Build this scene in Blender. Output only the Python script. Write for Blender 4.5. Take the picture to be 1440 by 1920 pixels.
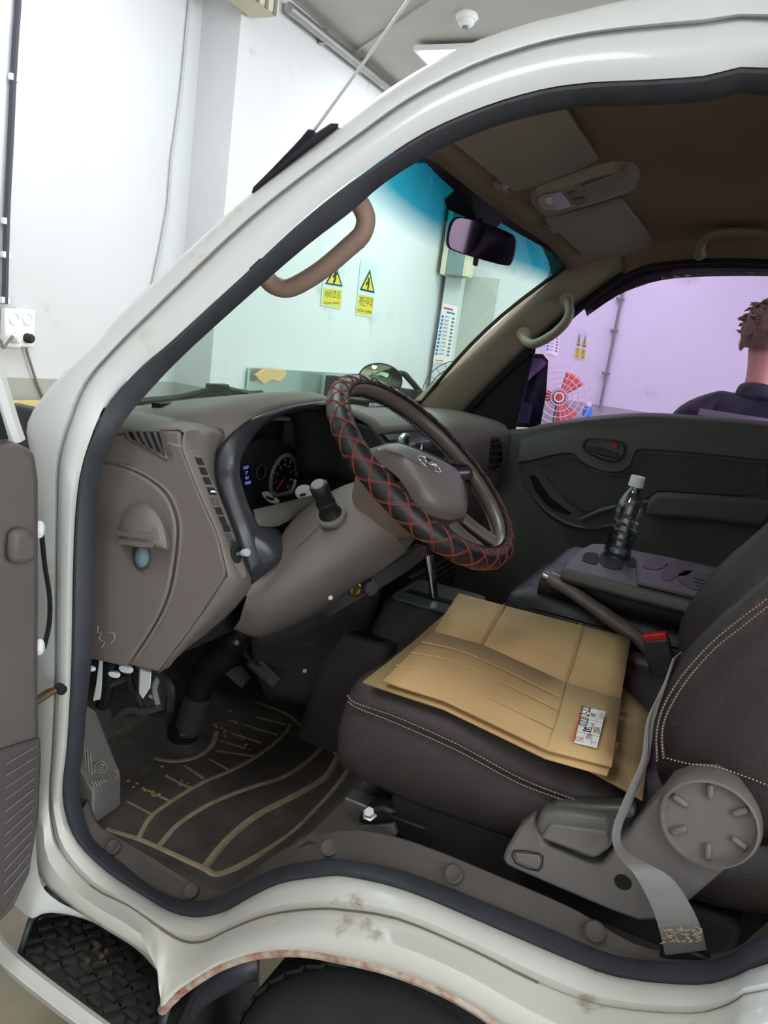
import bpy, bmesh, math, random
from math import sin, cos, pi, radians, sqrt, atan2
from mathutils import Vector, Matrix
random.seed(7)
scene = bpy.context.scene
for o in list(bpy.data.objects): bpy.data.objects.remove(o)
COL = scene.collection

# ------------------------------------------------------------------ camera
FPX = 1442.0
PITCH, ROLL, AZ = radians(12.1), radians(7.9), radians(24)
CAM = Vector((-.85, 0, 1.5))
FW = Vector((cos(AZ)*cos(PITCH), sin(AZ)*cos(PITCH), -sin(PITCH)))
_rt = FW.cross(Vector((0, 0, 1))).normalized(); _up = _rt.cross(FW)
RT = _rt*cos(ROLL)+_up*sin(ROLL); UP = _up*cos(ROLL)-_rt*sin(ROLL)
cd = bpy.data.cameras.new('camera'); co = bpy.data.objects.new('camera', cd); COL.objects.link(co)
cd.sensor_fit = 'HORIZONTAL'; cd.sensor_width = 36; cd.lens = 36*FPX/1440; cd.clip_start = .01
m = Matrix((RT, UP, -FW)).transposed().to_4x4(); m.translation = CAM; co.matrix_world = m
scene.camera = co

# ------------------------------------------------------------------ world, lights, exposure
w = bpy.data.worlds.new('world'); scene.world = w; w.use_nodes = True
w.node_tree.nodes['Background'].inputs[0].default_value = (.88, .95, 1, 1)
w.node_tree.nodes['Background'].inputs[1].default_value = 4.6
scene.view_settings.view_transform = 'Standard'; scene.view_settings.look = 'None'
scene.view_settings.gamma = 1; scene.view_settings.use_curve_mapping = False
scene.view_settings.exposure = 0.68
LAMP_W = 8.5     # emission strength of the ceiling panels

# ------------------------------------------------------------------ helpers
def ray(px, py): return FW+RT*((px-720)/FPX)-UP*((py-960)/FPX)
def P(px, py, X=None, Y=None, Z=None):
    d = ray(px, py)
    if X is not None: t = (X-CAM.x)/d.x
    elif Y is not None: t = (Y-CAM.y)/d.y
    else: t = (Z-CAM.z)/d.z
    return CAM+d*t
def PX(l, X=None): return [P(a[0], a[1], X=a[2] if len(a) > 2 else X) for a in l]
def PZ(l, Z=None): return [P(a[0], a[1], Z=a[2] if len(a) > 2 else Z) for a in l]
def PY(l, Y=None): return [P(a[0], a[1], Y=a[2] if len(a) > 2 else Y) for a in l]
def Pp(px, py, o, n):
    d = ray(px, py); return CAM+d*((o-CAM).dot(n)/d.dot(n))
def lerp(a, b, t): return a+(b-a)*t
def cr(pts, n=4, closed=False):
    pts = [Vector(p) for p in pts]; N = len(pts); out = []
    if N < 3 and not closed: return [lerp(pts[0], pts[-1], i/n) for i in range(n+1)]
    for i in range(N if closed else N-1):
        if closed: a, b, c, d = pts[i-1], pts[i], pts[(i+1) % N], pts[(i+2) % N]
        else:
            b, c = pts[i], pts[i+1]
            a = pts[i-1] if i else b*2-c
            d = pts[i+2] if i+2 < N else c*2-b
        for k in range(n):
            t = k/n
            out.append(.5*((2*b)+(c-a)*t+(2*a-5*b+4*c-d)*t*t+(3*b-a-3*c+d)*t**3))
    if not closed: out.append(pts[-1].copy())
    return out
def resample(pts, n):
    L = [0]
    for a, b in zip(pts, pts[1:]): L.append(L[-1]+(b-a).length)
    out = []; j = 0
    for i in range(n):
        s = L[-1]*i/(n-1)
        while j < len(L)-2 and L[j+1] < s: j += 1
        t = (s-L[j])/max(1e-9, L[j+1]-L[j]); out.append(lerp(pts[j], pts[j+1], min(1, t)))
    return out
def smoothgrid(rows, nu=3, nv=3, closev=False):
    r2 = [cr(r, nv, closev) for r in rows]
    cols = [cr([r[j] for r in r2], nu) for j in range(len(r2[0]))]
    return [[c[i] for c in cols] for i in range(len(cols[0]))]
def frame(d, up=Vector((0, 0, 1))):
    d = d.normalized()
    if abs(d.dot(up)) > .97: up = Vector((0, 1, 0))
    s = d.cross(up).normalized(); return s, s.cross(d)

class MB:
    def __init__(s): s.v = []; s.f = []
    def add(s, v, f):
        b = len(s.v); s.v += [Vector(p) for p in v]; s.f += [[i+b for i in q] for q in f]; return s
    def grid(s, rows, cu=False, cv=False, flip=False):
        nr, nc = len(rows), len(rows[0]); v = [p for r in rows for p in r]; f = []
        for i in range(nr if cu else nr-1):
            for j in range(nc if cv else nc-1):
                q = [i*nc+j, i*nc+(j+1) % nc, ((i+1) % nr)*nc+(j+1) % nc, ((i+1) % nr)*nc+j]
                f.append(q[::-1] if flip else q)
        return s.add(v, f)
    def loft(s, rings, caps=True):
        n = len(rings[0]); b = len(s.v); s.grid(rings, cv=True)
        if caps:
            s.f.append([b+i for i in range(n)][::-1]); e = b+(len(rings)-1)*n; s.f.append([e+i for i in range(n)])
        return s
    def tube(s, path, r, seg=8, caps=True, closed=False, flat=1.0, up=None):
        path = [Vector(p) for p in path]; rings = []; N = len(path); u = up
        for i, p in enumerate(path):
            a = path[i-1] if (i or closed) else p; b = path[(i+1) % N] if (i < N-1 or closed) else p
            d = (b-a).normalized()
            if up is not None: sd = d.cross(up).normalized(); u2 = sd.cross(d)
            elif u is None: sd, u2 = frame(d); u = u2
            else:
                u2 = (u-d*u.dot(d))
                u2 = u2.normalized() if u2.length > 1e-6 else frame(d)[1]
                sd = d.cross(u2)
            u = u2 if up is None else up
            rr = r[i] if isinstance(r, (list, tuple)) else r
            rings.append([p+sd*(cos(2*pi*k/seg)*rr)+u2*(sin(2*pi*k/seg)*rr*flat) for k in range(seg)])
        if closed: return s.grid(rings, cu=True, cv=True)
        return s.loft(rings, caps)
    def lathe(s, prof, o, ax, seg=24, caps=True, sx=1, sy=1, ref=None):
        ax = Vector(ax).normalized(); a, b = frame(ax, ref or Vector((0, 0, 1))); o = Vector(o)
        return s.loft([[o+ax*h+a*(cos(2*pi*k/seg)*r*sx)+b*(sin(2*pi*k/seg)*r*sy) for k in range(seg)] for r, h in prof], caps)
    def box(s, c, sz, ax=None):
        c = Vector(c); ax = ax or (Vector((1, 0, 0)), Vector((0, 1, 0)), Vector((0, 0, 1)))
        v = [c+ax[0]*(i*sz[0]/2)+ax[1]*(j*sz[1]/2)+ax[2]*(k*sz[2]/2) for i in (-1, 1) for j in (-1, 1) for k in (-1, 1)]
        return s.add(v, [[0, 1, 3, 2], [4, 6, 7, 5], [0, 4, 5, 1], [2, 3, 7, 6], [0, 2, 6, 4], [1, 5, 7, 3]])
    def prism(s, poly, vec):
        poly = [Vector(p) for p in poly]; vec = Vector(vec); n = len(poly)
        return s.add(poly+[p+vec for p in poly], [list(range(n))[::-1], list(range(n, 2*n))]+[[i, (i+1) % n, n+(i+1) % n, n+i] for i in range(n)])
    def strip(s, L, R, th):      # ribbon with thickness
        rings = []
        for i in range(len(L)):
            a = L[max(0, i-1)]; b = L[min(len(L)-1, i+1)]
            n = (b-a).cross(R[i]-L[i]); n = n.normalized()*th/2 if n.length > 1e-9 else Vector((0, 0, th/2))
            rings.append([L[i]+n, R[i]+n, R[i]-n, L[i]-n])
        return s.loft(rings)
    def build(s, name, mat, parent=None, smooth=40, bevel=0, seg=2, sub=0, solid=0, soff=-1):
        org = ORG[parent.name] if parent else (sum((v for v in s.v), Vector())/max(1, len(s.v)))
        if not parent:
            lo = min(v.z for v in s.v); org = Vector((org.x, org.y, lo))
        me = bpy.data.meshes.new(name); me.from_pydata([v-org for v in s.v], [], s.f); me.update()
        bm = bmesh.new(); bm.from_mesh(me); bmesh.ops.remove_doubles(bm, verts=bm.verts, dist=1e-6)
        bmesh.ops.recalc_face_normals(bm, faces=bm.faces); bm.to_mesh(me); bm.free()
        o = bpy.data.objects.new(name, me); COL.objects.link(o)
        if parent: o.parent = parent
        else: o.location = org
        ORG[o.name] = org
        if mat: me.materials.append(mat)
        if smooth:
            me.shade_smooth(); me.set_sharp_from_angle(angle=radians(smooth))
        if solid:
            md = o.modifiers.new('solid', 'SOLIDIFY'); md.thickness = solid; md.offset = soff
        if bevel:
            md = o.modifiers.new('bevel', 'BEVEL'); md.width = bevel; md.segments = seg; md.limit_method = 'ANGLE'; md.angle_limit = radians(35)
            md.harden_normals = False
        if sub:
            md = o.modifiers.new('sub', 'SUBSURF'); md.levels = sub; md.render_levels = sub
        return o
ORG = {}
def thing(name, loc, label, cat, group=None, kind=None):
    o = bpy.data.objects.new(name, None); COL.objects.link(o); o.location = loc; o.empty_display_size = .05
    ORG[o.name] = Vector(loc); tag(o, label, cat, group, kind); return o
def tag(o, label=None, cat=None, group=None, kind=None):
    if label: o['label'] = label
    if cat: o['category'] = cat
    if group: o['group'] = group
    if kind: o['kind'] = kind
    return o
def rrect(w, h, r, n=5):
    out = []
    for cx, cy, a0 in ((w/2-r, h/2-r, 0), (-w/2+r, h/2-r, pi/2), (-w/2+r, -h/2+r, pi), (w/2-r, -h/2+r, 1.5*pi)):
        for k in range(n+1): out.append((cx+r*cos(a0+pi/2*k/n), cy+r*sin(a0+pi/2*k/n)))
    return out

# ------------------------------------------------------------------ materials
def lin(c): return tuple((x/255/12.92 if x/255 <= .04045 else ((x/255+.055)/1.055)**2.4) for x in c)
MATS = {}
def mat(name, c, rough=.5, metal=0, var=.0, vscale=30, c2=None, bump=0, bscale=200, spec=.5, stain=None, stain_amt=.0, stain_scale=8, coat=0, trans=0, ior=1.45):
    if name in MATS: return MATS[name]
    m = bpy.data.materials.new(name); m.use_nodes = True; nt = m.node_tree; N = nt.nodes; L = nt.links
    b = N['Principled BSDF']; c = lin(c)+(1,)
    b.inputs['Base Color'].default_value = c; b.inputs['Roughness'].default_value = rough; b.inputs['Metallic'].default_value = metal
    b.inputs['Specular IOR Level'].default_value = spec; b.inputs['Coat Weight'].default_value = coat
    b.inputs['Transmission Weight'].default_value = trans; b.inputs['IOR'].default_value = ior
    if var or c2 or stain or bump:
        g = N.new('ShaderNodeNewGeometry'); src = g.outputs['Position']
    last = None
    if var or c2:
        n = N.new('ShaderNodeTexNoise'); n.inputs['Scale'].default_value = vscale; n.inputs['Detail'].default_value = 5; L.new(src, n.inputs['Vector'])
        r = N.new('ShaderNodeValToRGB'); e = r.color_ramp.elements; e[0].position = .3; e[1].position = .7
        if c2: cc = lin(c2)+(1,)
        else: cc = tuple(min(1, x*(1+var)) for x in c[:3])+(1,)
        e[0].color = tuple(x*(1-var) for x in c[:3])+(1,); e[1].color = cc
        L.new(n.outputs['Fac'], r.inputs['Fac']); last = r.outputs['Color']
    if stain:
        n = N.new('ShaderNodeTexNoise'); n.inputs['Scale'].default_value = stain_scale; n.inputs['Detail'].default_value = 8; n.inputs['Roughness'].default_value = .65; L.new(src, n.inputs['Vector'])
        r = N.new('ShaderNodeValToRGB'); e = r.color_ramp.elements; e[0].position = .62-stain_amt*.3; e[1].position = .72-stain_amt*.25
        e[0].color = (0, 0, 0, 1); e[1].color = (1, 1, 1, 1); L.new(n.outputs['Fac'], r.inputs['Fac'])
        mx = N.new('ShaderNodeMix'); mx.data_type = 'RGBA'; L.new(r.outputs['Color'], mx.inputs[0])
        if last: L.new(last, mx.inputs[6])
        else: mx.inputs[6].default_value = c
        mx.inputs[7].default_value = lin(stain)+(1,); last = mx.outputs[2]
    if last: L.new(last, b.inputs['Base Color'])
    if bump:
        n = N.new('ShaderNodeTexNoise'); n.inputs['Scale'].default_value = bscale; n.inputs['Detail'].default_value = 3; L.new(src, n.inputs['Vector'])
        bp = N.new('ShaderNodeBump'); bp.inputs['Strength'].default_value = bump; bp.inputs['Distance'].default_value = .002
        L.new(n.outputs['Fac'], bp.inputs['Height']); L.new(bp.outputs['Normal'], b.inputs['Normal'])
    MATS[name] = m; return m
def emit(name, c, s):
    m = bpy.data.materials.new(name); m.use_nodes = True; nt = m.node_tree; nt.nodes.clear()
    e = nt.nodes.new('ShaderNodeEmission'); e.inputs[0].default_value = lin(c)+(1,); e.inputs[1].default_value = s
    o = nt.nodes.new('ShaderNodeOutputMaterial'); nt.links.new(e.outputs[0], o.inputs[0]); return m
def sheet_glass(name, c, gloss=.06, band=None):
    m = bpy.data.materials.new(name); m.use_nodes = True; nt = m.node_tree; N = nt.nodes; L = nt.links; N.clear()
    t = N.new('ShaderNodeBsdfTransparent'); g = N.new('ShaderNodeBsdfGlossy'); g.inputs['Roughness'].default_value = .03
    mx = N.new('ShaderNodeMixShader'); o = N.new('ShaderNodeOutputMaterial'); fr = N.new('ShaderNodeFresnel'); fr.inputs[0].default_value = 1.4
    k = N.new('ShaderNodeMath'); k.operation = 'MULTIPLY'; k.inputs[1].default_value = gloss*10; L.new(fr.outputs[0], k.inputs[0])
    L.new(k.outputs[0], mx.inputs[0]); L.new(t.outputs[0], mx.inputs[1]); L.new(g.outputs[0], mx.inputs[2]); L.new(mx.outputs[0], o.inputs[0])
    t.inputs[0].default_value = tuple(c)+(1,)
    if band:
        z0, z1, c2 = band; gm = N.new('ShaderNodeNewGeometry'); sx = N.new('ShaderNodeSeparateXYZ'); L.new(gm.outputs['Position'], sx.inputs[0])
        mr = N.new('ShaderNodeMapRange'); mr.inputs[1].default_value = z0; mr.inputs[2].default_value = z1; L.new(sx.outputs[2], mr.inputs[0])
        r = N.new('ShaderNodeValToRGB'); e = r.color_ramp.elements; e[0].color = tuple(c)+(1,); e[1].color = tuple(c2)+(1,)
        em = e.new(.45); em.color = (.02, .26, .36, 1)
        L.new(mr.outputs[0], r.inputs[0]); L.new(r.outputs[0], t.inputs[0])
    return m
# ================================================================== MATERIALS USED BELOW
M_wall = mat('wall_paint', (205, 207, 209), .85, var=.02, vscale=3, stain=(180, 181, 179), stain_amt=.02, stain_scale=2.5)
M_dado = mat('dado_paint', (162, 162, 157), .7, var=.03, vscale=6)
M_ceil = mat('ceiling_paint', (186, 184, 181), .9, var=.04, vscale=5, bump=.3, bscale=60)
M_conc = mat('concrete', (128, 120, 100), .8, var=.18, vscale=5, stain=(92, 86, 70), stain_amt=.1, stain_scale=9)
M_black = mat('black_plastic', (24, 24, 26), .5)
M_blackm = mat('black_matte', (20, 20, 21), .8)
M_metal = mat('galvanised', (170, 170, 168), .35, .9, var=.08, vscale=12)
M_chrome = mat('chrome', (200, 200, 205), .14, 1)
M_wplast = mat('white_plastic', (232, 234, 236), .4)
M_grey = mat('grey_plastic', (120, 120, 120), .5)
def text(body, name, size, o, ax, ay, m, parent, th=.0005, sx=1):
    c = bpy.data.curves.new(name, 'FONT'); c.body = body; c.size = size; c.align_x = 'CENTER'; c.align_y = 'CENTER'; c.resolution_u = 2
    t = bpy.data.objects.new(name, c); COL.objects.link(t)
    dg = bpy.context.evaluated_depsgraph_get(); me = bpy.data.meshes.new_from_object(t.evaluated_get(dg)); bpy.data.objects.remove(t)
    ax = Vector(ax).normalized(); ay = Vector(ay).normalized(); mb = MB()
    mb.add([Vector(o)+ax*(v.co.x*sx)+ay*v.co.y for v in me.vertices], [list(p.vertices) for p in me.polygons])
    bpy.data.meshes.remove(me)
    if not mb.f: return None
    return mb.build(name, m, parent, smooth=0)

# ================================================================== THE ROOM
def struct(name, mb, m, **k): return tag(mb.build(name, m, None, smooth=0, **k), kind='structure')
YA, YB, XC, XR, ZC = 2.86, 2.62, 2.49, 5.65, 3.2
XC = P(392, 728, Y=YB).x
struct('floor', MB().box((1, -3, -.05), (16, 14, .1)), M_conc)
struct('ceiling', MB().box((1, -.6, ZC+.05), (10, 7.4, .1)), M_ceil)
DZ = P(392, 728, Y=YB).z
struct('wall_front', MB().box(((XC-3.6)/2, YA+.1, ZC/2), (XC+3.6, .2, ZC)), M_wall)
struct('wall_front_pier', MB().box(((XC+7)/2, YB+.22, ZC/2), (7-XC, .44, ZC)), M_wall)
struct('wall_right', MB().box((XR+.1, -.84, ZC/2), (.2, 6.9, ZC)), M_wall)
struct('wall_left', MB().box((-3.7, -.6, ZC/2), (.2, 7.3, ZC)), M_wall)
# grey dado band: a thin proud coat of paint board
struct('trim_1', MB().box(((XC-3.6)/2, YA-.004, DZ/2), (XC+3.6-.01, .01, DZ)), M_dado)
struct('trim_2', MB().box((XC-.004, (YA+YB)/2, DZ/2), (.01, YA-YB, DZ)), M_dado)
struct('trim_3', MB().box(((XC+XR)/2, YB-.004, DZ/2), (XR-XC, .01, DZ)), M_dado)
DZR = P(1180, 768, X=XR).z
struct('trim_4', MB().box((XR-.004, -.84, DZR/2), (.01, 6.9, DZR)), M_dado)
# flat panel, recess shade put into its grey, beside the poster column and the column itself
q0 = P(838, 560, X=XR-.02); q1 = P(868, 560, X=XR-.02); q2 = P(930, 560, X=XR-.02); qz = P(905, 520, X=XR-.02).z
struct('wall_column', MB().box((XR-.06, (q0.y+q1.y)/2, ZC/2), (.12, q0.y-q1.y, ZC)), M_wall)
struct('door_recess_1', MB().box((XR-.01, (q1.y+q2.y)/2, qz/2), (.03, q1.y-q2.y, qz)), mat('door_recess_shade', (176, 180, 172), .6))
# ---- ceiling lamp panels
lamp = emit('lamp_diffuser', (250, 252, 255), LAMP_W)
def ceiling_light(c, sx, sy, label, grp=None):
    t = thing('ceiling_light', (c[0], c[1], ZC-.06), label, 'ceiling light', grp)
    MB().box((c[0], c[1], ZC-.04), (sx+.06, sy+.06, .03)).build('housing', M_wplast, t, smooth=0)
    MB().box((c[0], c[1], ZC-.058), (sx, sy, .012)).build('diffuser', lamp, t, smooth=0)
a = P(782, 86, Z=ZC); b = P(840, 118, Z=ZC)
ceiling_light((a.x+.55, a.y-.35), 1.2, .6, 'glowing rectangular ceiling panel above the truck roof')
for i, (x, y) in enumerate(((-1.6, .9), (-1.6, -1.8), (1.0, -2.4), (3.6, -1.8), (4.4, .9), (1.2, 1.9))):
    ceiling_light((x, y), 1.2, .6, 'glowing rectangular ceiling panel '+('behind the camera by the open side', 'in the open rear corner', 'behind the truck cab', 'over the far rear corner', 'near the narrow poster column', 'in front of the truck windscreen')[i], 'ceiling panels around the garage')
# ---- smoke detector
d = P(876, 26, Z=ZC); t = thing('smoke_detector', (d.x, d.y, ZC-.07), 'round white smoke detector on the grey ceiling', 'smoke detector')
MB().lathe([(.0, 0), (.055, 0), (.06, -.015), (.05, -.03)], (d.x, d.y, ZC), (0, 0, 1), 24).build('base', M_wplast, t)
MB().lathe([(.042, -.028), (.042, -.045), (.03, -.058), (.0, -.06)], (d.x, d.y, ZC), (0, 0, 1), 24).build('sensor_head', M_wplast, t)
MB().lathe([(.016, -.058), (.016, -.066), (.0, -.066)], (d.x, d.y, ZC), (0, 0, 1), 12).build('grille', M_grey, t)
# ---- conduit with brackets along the wall top
zc = P(660, 88, Y=YB-.04).z
t = thing('conduit', (3.5, YB-.04, zc), 'galvanised steel conduit pipe running along top of white wall', 'pipe')
c0 = P(560, 30, Y=YB-.05); c1 = P(735, 160, Y=YB-.05)
MB().tube([c0-Vector((.1, 0, 0)), c1+Vector((2.0, 0, 0))], .028, 12).build('pipe', M_metal, t)
for k in range(3):
    p = lerp(c0, c1, .25+.42*k); MB().box(p+Vector((0, .02, 0)), (.03, .06, .08)).build('pipe_clamp', M_metal, t, bevel=.004)
b0 = P(478, 6, Y=YB-.1)
t = thing('speaker_box', b0, 'cream louvred box fixed at wall top beside the conduit', 'box')
MB().box(b0+Vector((-.02, 0, .07)), (.22, .16, .2)).build('case', mat('cream_plastic', (205, 200, 175), .5), t, bevel=.01)
for k in range(3): MB().box(b0+Vector((-.02+.07*(k-1), -.082, .06)), (.022, .012, .19)).build('louvre', M_grey, t, bevel=.003)
tag(MB().box(P(720, 60, Z=ZC-.012), (2.6, .012, .012), (Vector((.62, .78, 0)), Vector((-.78, .62, 0)), Vector((0, 0, 1)))).build('ceiling_joint', M_ceil), 'thin joint strip crossing the grey ceiling', 'joint strip')
# ---- cables on the left wall
def cable(name, pts, r, m, label, clips=()):
    t = thing(name, pts[0], label, 'cable')
    MB().tube(cr(pts, 4), r, 6).build('wire', m, t)
    for p in clips: MB().box(p, (.04, .02, .025)).build('clip', M_wplast, t, bevel=.003)
yl = YA-.018
cable('wall_cable', [Vector((P(35, -20, Y=yl).x, yl, ZC-.01))]+PY([(35, -20), (30, 60), (25, 145), (20, 260), (14, 380), (11, 480), (9, 570)], yl), .013, mat('dark_cable', (66, 68, 76), .5), 'thick dark cable clipped down the white wall to the sockets', [P(26, 146, Y=yl), P(12, 415, Y=yl), P(11, 478, Y=yl), P(9, 563, Y=yl)])
cable('thin_wire', [Vector((P(357, -10, Y=YA-.012).x, YA-.012, ZC-.01))]+PY([(357, -10), (350, 60), (342, 150), (332, 230), (322, 300), (316, 380), (306, 440), (296, 490), (288, 528), (282, 560)], YA-.012), .008, mat('grey_wire', (186, 188, 188), .6), 'thin grey wire hanging down the white wall beside the pier')
cable('plug_cord', PY([(47, 643), (52, 665), (60, 690), (70, 720), (84, 752)], yl-.0), .006, M_grey, 'thin grey cord hanging from the black plug')
cable('short_lead', PY([(24, 630), (16, 640), (6, 652), (2, 640), (-10, 630)], yl-.04), .006, M_grey, 'short grey lead drooping from the white plug')
# ---- sockets
for i, (px, plug, lab) in enumerate(((21, M_wplast, 'white double wall socket with a white plug in it'), (46, M_black, 'white double wall socket with a black plug in it'))):
    c = P(px, 615, Y=YA-.02); t = thing('wall_socket', c, lab, 'socket', 'sockets on the left wall')
    MB().box(c, (.085, .03, .16)).build('plate', M_wplast, t, bevel=.006)
    for dz in (.04, -.04):
        MB().lathe([(.026, .012), (.026, .016), (.022, .017), (.019, .006), (.0, .006)], c+Vector((0, -.002, dz)), (0, -1, 0), 16).build('outlet', M_wplast, t)
        for dx in (-.008, .008): MB().lathe([(.003, .006), (.003, .0095), (0, .0095)], c+Vector((dx, -.002, dz)), (0, -1, 0), 8).build('pin_hole', M_black, t)
    MB().lathe([(.02, .012), (.02, .04), (.012, .05), (.0, .05)], c+Vector((0, -.002, -.04)), (0, -1, 0), 14).build('plug', plug, t)
# ---- bench along the left wall
zb = P(65, 762, Y=YA-.05).z
t = thing('workbench', (1.0, YA-.35, 0), 'low bench with yellow edge against the left wall', 'bench')
xb = P(300, 762, Y=YA-.3).x-.3
MB().box((.4, YA-.36, zb-.02), (2*(xb-.4), .6, .04)).build('bench_top', mat('bench_wood', (178, 160, 120), .6, var=.1), t, bevel=.004)
MB().box((.4, YA-.05, zb+.012), (2*(xb-.4), .03, .03)).build('edge_strip', mat('yellow_paint', (205, 190, 120), .6), t, bevel=.003)
for sx in (-1, 1):
    for dy in (-.12, -.6): MB().box((.4+sx*(xb-.47), YA+dy, (zb-.04)/2), (.05, .05, zb-.04)).build('leg', M_metal, t, bevel=.003)
# ---- warning signs
M_yel = mat('sign_yellow', (205, 192, 44), .5); M_sgn = mat('sign_film', (188, 206, 206), .4); M_ink = mat('print_black', (28, 34, 38), .6)
def sign(quad, wall, body, lab, fig):
    tl, tr, br, bl = quad; n = wall; c = (tl+tr+br+bl)/4; t = thing('warning_sign', c, lab, 'sign', 'yellow triangle warning signs on the walls')
    def q(u, v, d=0): return lerp(lerp(tl, tr, u), lerp(bl, br, u), v)+n*d
    MB().prism([q(0, 0), q(1, 0), q(1, 1), q(0, 1)], n*.003).build('sheet', M_sgn, t, smooth=0)
    MB().prism([q(.06, .62, .003), q(.98, .62, .003), q(.98, .97, .003), q(.06, .97, .003)], n*.001).build('yellow_panel', M_yel, t, smooth=0)
    MB().prism([q(.53, .12, .003), q(.97, .54, .003), q(.09, .54, .003)], n*.001).build('triangle_border', M_ink, t, smooth=0)
    MB().prism([q(.53, .2, .004), q(.86, .505, .004), q(.2, .505, .004)], n*.001).build('triangle', M_yel, t, smooth=0)
    g = MB()
    for (a, b, wd) in fig:
        A = Vector(a); B = Vector(b); D = (B-A).normalized()*wd; E = Vector((-D.y, D.x))
        g.prism([q(*(A+E), .005), q(*(B+E), .005), q(*(B-E), .005), q(*(A-E), .005)], n*.001)
    g.build('pictogram', M_ink, t, smooth=0)
    ax = (tr-tl); ay = (tl-bl)
    text(body, 'lettering', ay.length*.2, q(.52, .74, .0048), ax, ay, M_ink, t, sx=.85*ax.length/(.8*ay.length))
    text('CAUTION - WARNING', 'small_lettering', ay.length*.07, q(.52, .91, .0048), ax, ay, M_ink, t, sx=.85*ax.length/(.75*ay.length))
F1 = [((.5, .3), (.56, .42), .05), ((.56, .4), (.48, .49), .04), ((.48, .28), (.62, .3), .03), ((.42, .36), (.5, .34), .03)]
F2 = [((.5, .28), (.56, .38), .04), ((.56, .38), (.52, .5), .04), ((.4, .42), (.5, .36), .03)]
nY = Vector((0, -1, 0)); nX = Vector((-1, 0, 0))
def quadY(l): return [P(a, b, Y=YB-.002) for a, b in l]
def quadX(l): return [P(a, b, X=XR-.002) for a, b in l]
sign(quadY([(610, 484), (648, 488), (638, 580), (600, 572)]), nY, '머리조심', 'yellow warning sign partly behind the driver grab handle', F1)
sign(quadY([(676, 487), (710, 497), (696, 595), (666, 590)]), nY, '계단주의', 'yellow warning sign left of mirror, clear of the grab handle', F2)
sign(quadX([(1085, 618), (1090, 619), (1086, 674), (1077, 672)]), nX, '머리조심', 'left one of two narrow warning signs seen through purple window', F1)
sign(quadX([(1095, 620), (1102, 622), (1096, 676), (1088, 674)]), nX, '계단주의', 'right one of two narrow warning signs seen through purple window', F2)
# ---- posters
M_pap = mat('poster_paper', (236, 232, 230), .6); M_red = mat('print_red', (205, 60, 60), .6); M_blu = mat('print_blue', (50, 120, 190), .6); M_gry = mat('print_grey', (120, 125, 130), .6)
def poster(tl, tr, br, bl, n, lab, rows=11):
    t = thing('poster', (tl+tr+br+bl)/4, lab, 'poster')
    def q(u, v, d=0): return lerp(lerp(tl, tr, u), lerp(bl, br, u), v)+n*d
    MB().prism([q(0, 0), q(1, 0), q(1, 1), q(0, 1)], n*.003).build('sheet', M_pap, t, smooth=0)
    def r(g, u0, u1, v0, v1): g.prism([q(u0, v0, .0032), q(u1, v0, .0032), q(u1, v1, .0032), q(u0, v1, .0032)], n*.0006)
    g = MB(); r(g, .1, .75, .06, .09); g.build('heading_print', M_red, t, smooth=0); g = MB(); r(g, .1, .6, .96, .975); g.build('footer_print', M_red, t, smooth=0)
    g = MB(); r(g, .35, .9, .12, .15)
    for k in range(rows): r(g, .06, .2, .2+k*.7/rows, .2+(k+.7)*.7/rows)
    g.build('blue_print', M_blu, t, smooth=0)
    g = MB()
    for k in range(rows):
        r(g, .26, .6, .2+k*.7/rows, .2+(k+.18)*.7/rows); r(g, .26, .55, .2+(k+.4)*.7/rows, .2+(k+.52)*.7/rows); r(g, .75, .92, .2+k*.7/rows, .2+(k+.6)*.7/rows)
    g.build('text_print', M_gry, t, smooth=0)
poster(*[P(a, b, X=XR-.122) for a, b in ((831, 568), (858, 575), (843, 682), (812, 678))], nX, 'narrow white poster with blue print on the wall column')
poster(*[P(a, b, X=XR-.002) for a, b in ((1030, 610), (1050, 620), (1046, 668), (1022, 664))], nX, 'small white notice seen through purple window beside the wing mirror', 6)
# ---- wall box and pipe on the right wall
b0 = P(862, 470, X=XR-.2); t = thing('wall_box', b0, 'grey and cream electrical box above the narrow poster', 'box')
for dy, wd, mm, nm in ((.1, .05, MATS['cream_plastic'], 'side_rail'), (0, .15, mat('grey_blue_panel', (120, 140, 140), .5), 'front_panel'), (-.1, .05, MATS['cream_plastic'], 'side_rail')):
    MB().box(b0+Vector((0, dy, .1)), (.14, wd, .62)).build(nm, mm, t, bevel=.008)
MB().tube(cr([b0+Vector((0, .14, -.2)), b0+Vector((0, .17, -.1)), b0+Vector((0, .16, .1)), b0+Vector((0, .15, .3))], 4), .012, 6).build('cable_loop', M_grey, t)
hook = cr(PX([(1048, 380), (1042, 450), (1036, 500), (1030, 520), (1034, 532)], XR-.04), 4)
tag(MB().tube(hook, .014, 8).build('drain_pipe', mat('dark_pipe', (70, 82, 100), .5)), 'thin dark pipe with hooked end high on the right wall', 'pipe')
t = thing('riser_pipe', P(1125, 765, X=XR-.03), 'thin vertical conduit on the wall behind the purple window', 'pipe')
MB().tube(PX([(1200, 380), (1125, 765)], XR-.03), .012, 8).build('pipe', M_grey, t)
for y in (560, 620, 700): MB().box(P(1167-(y-540)*.195, y, X=XR-.03), (.03, .06, .02)).build('pipe_clamp', M_grey, t, bevel=.003)
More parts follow.
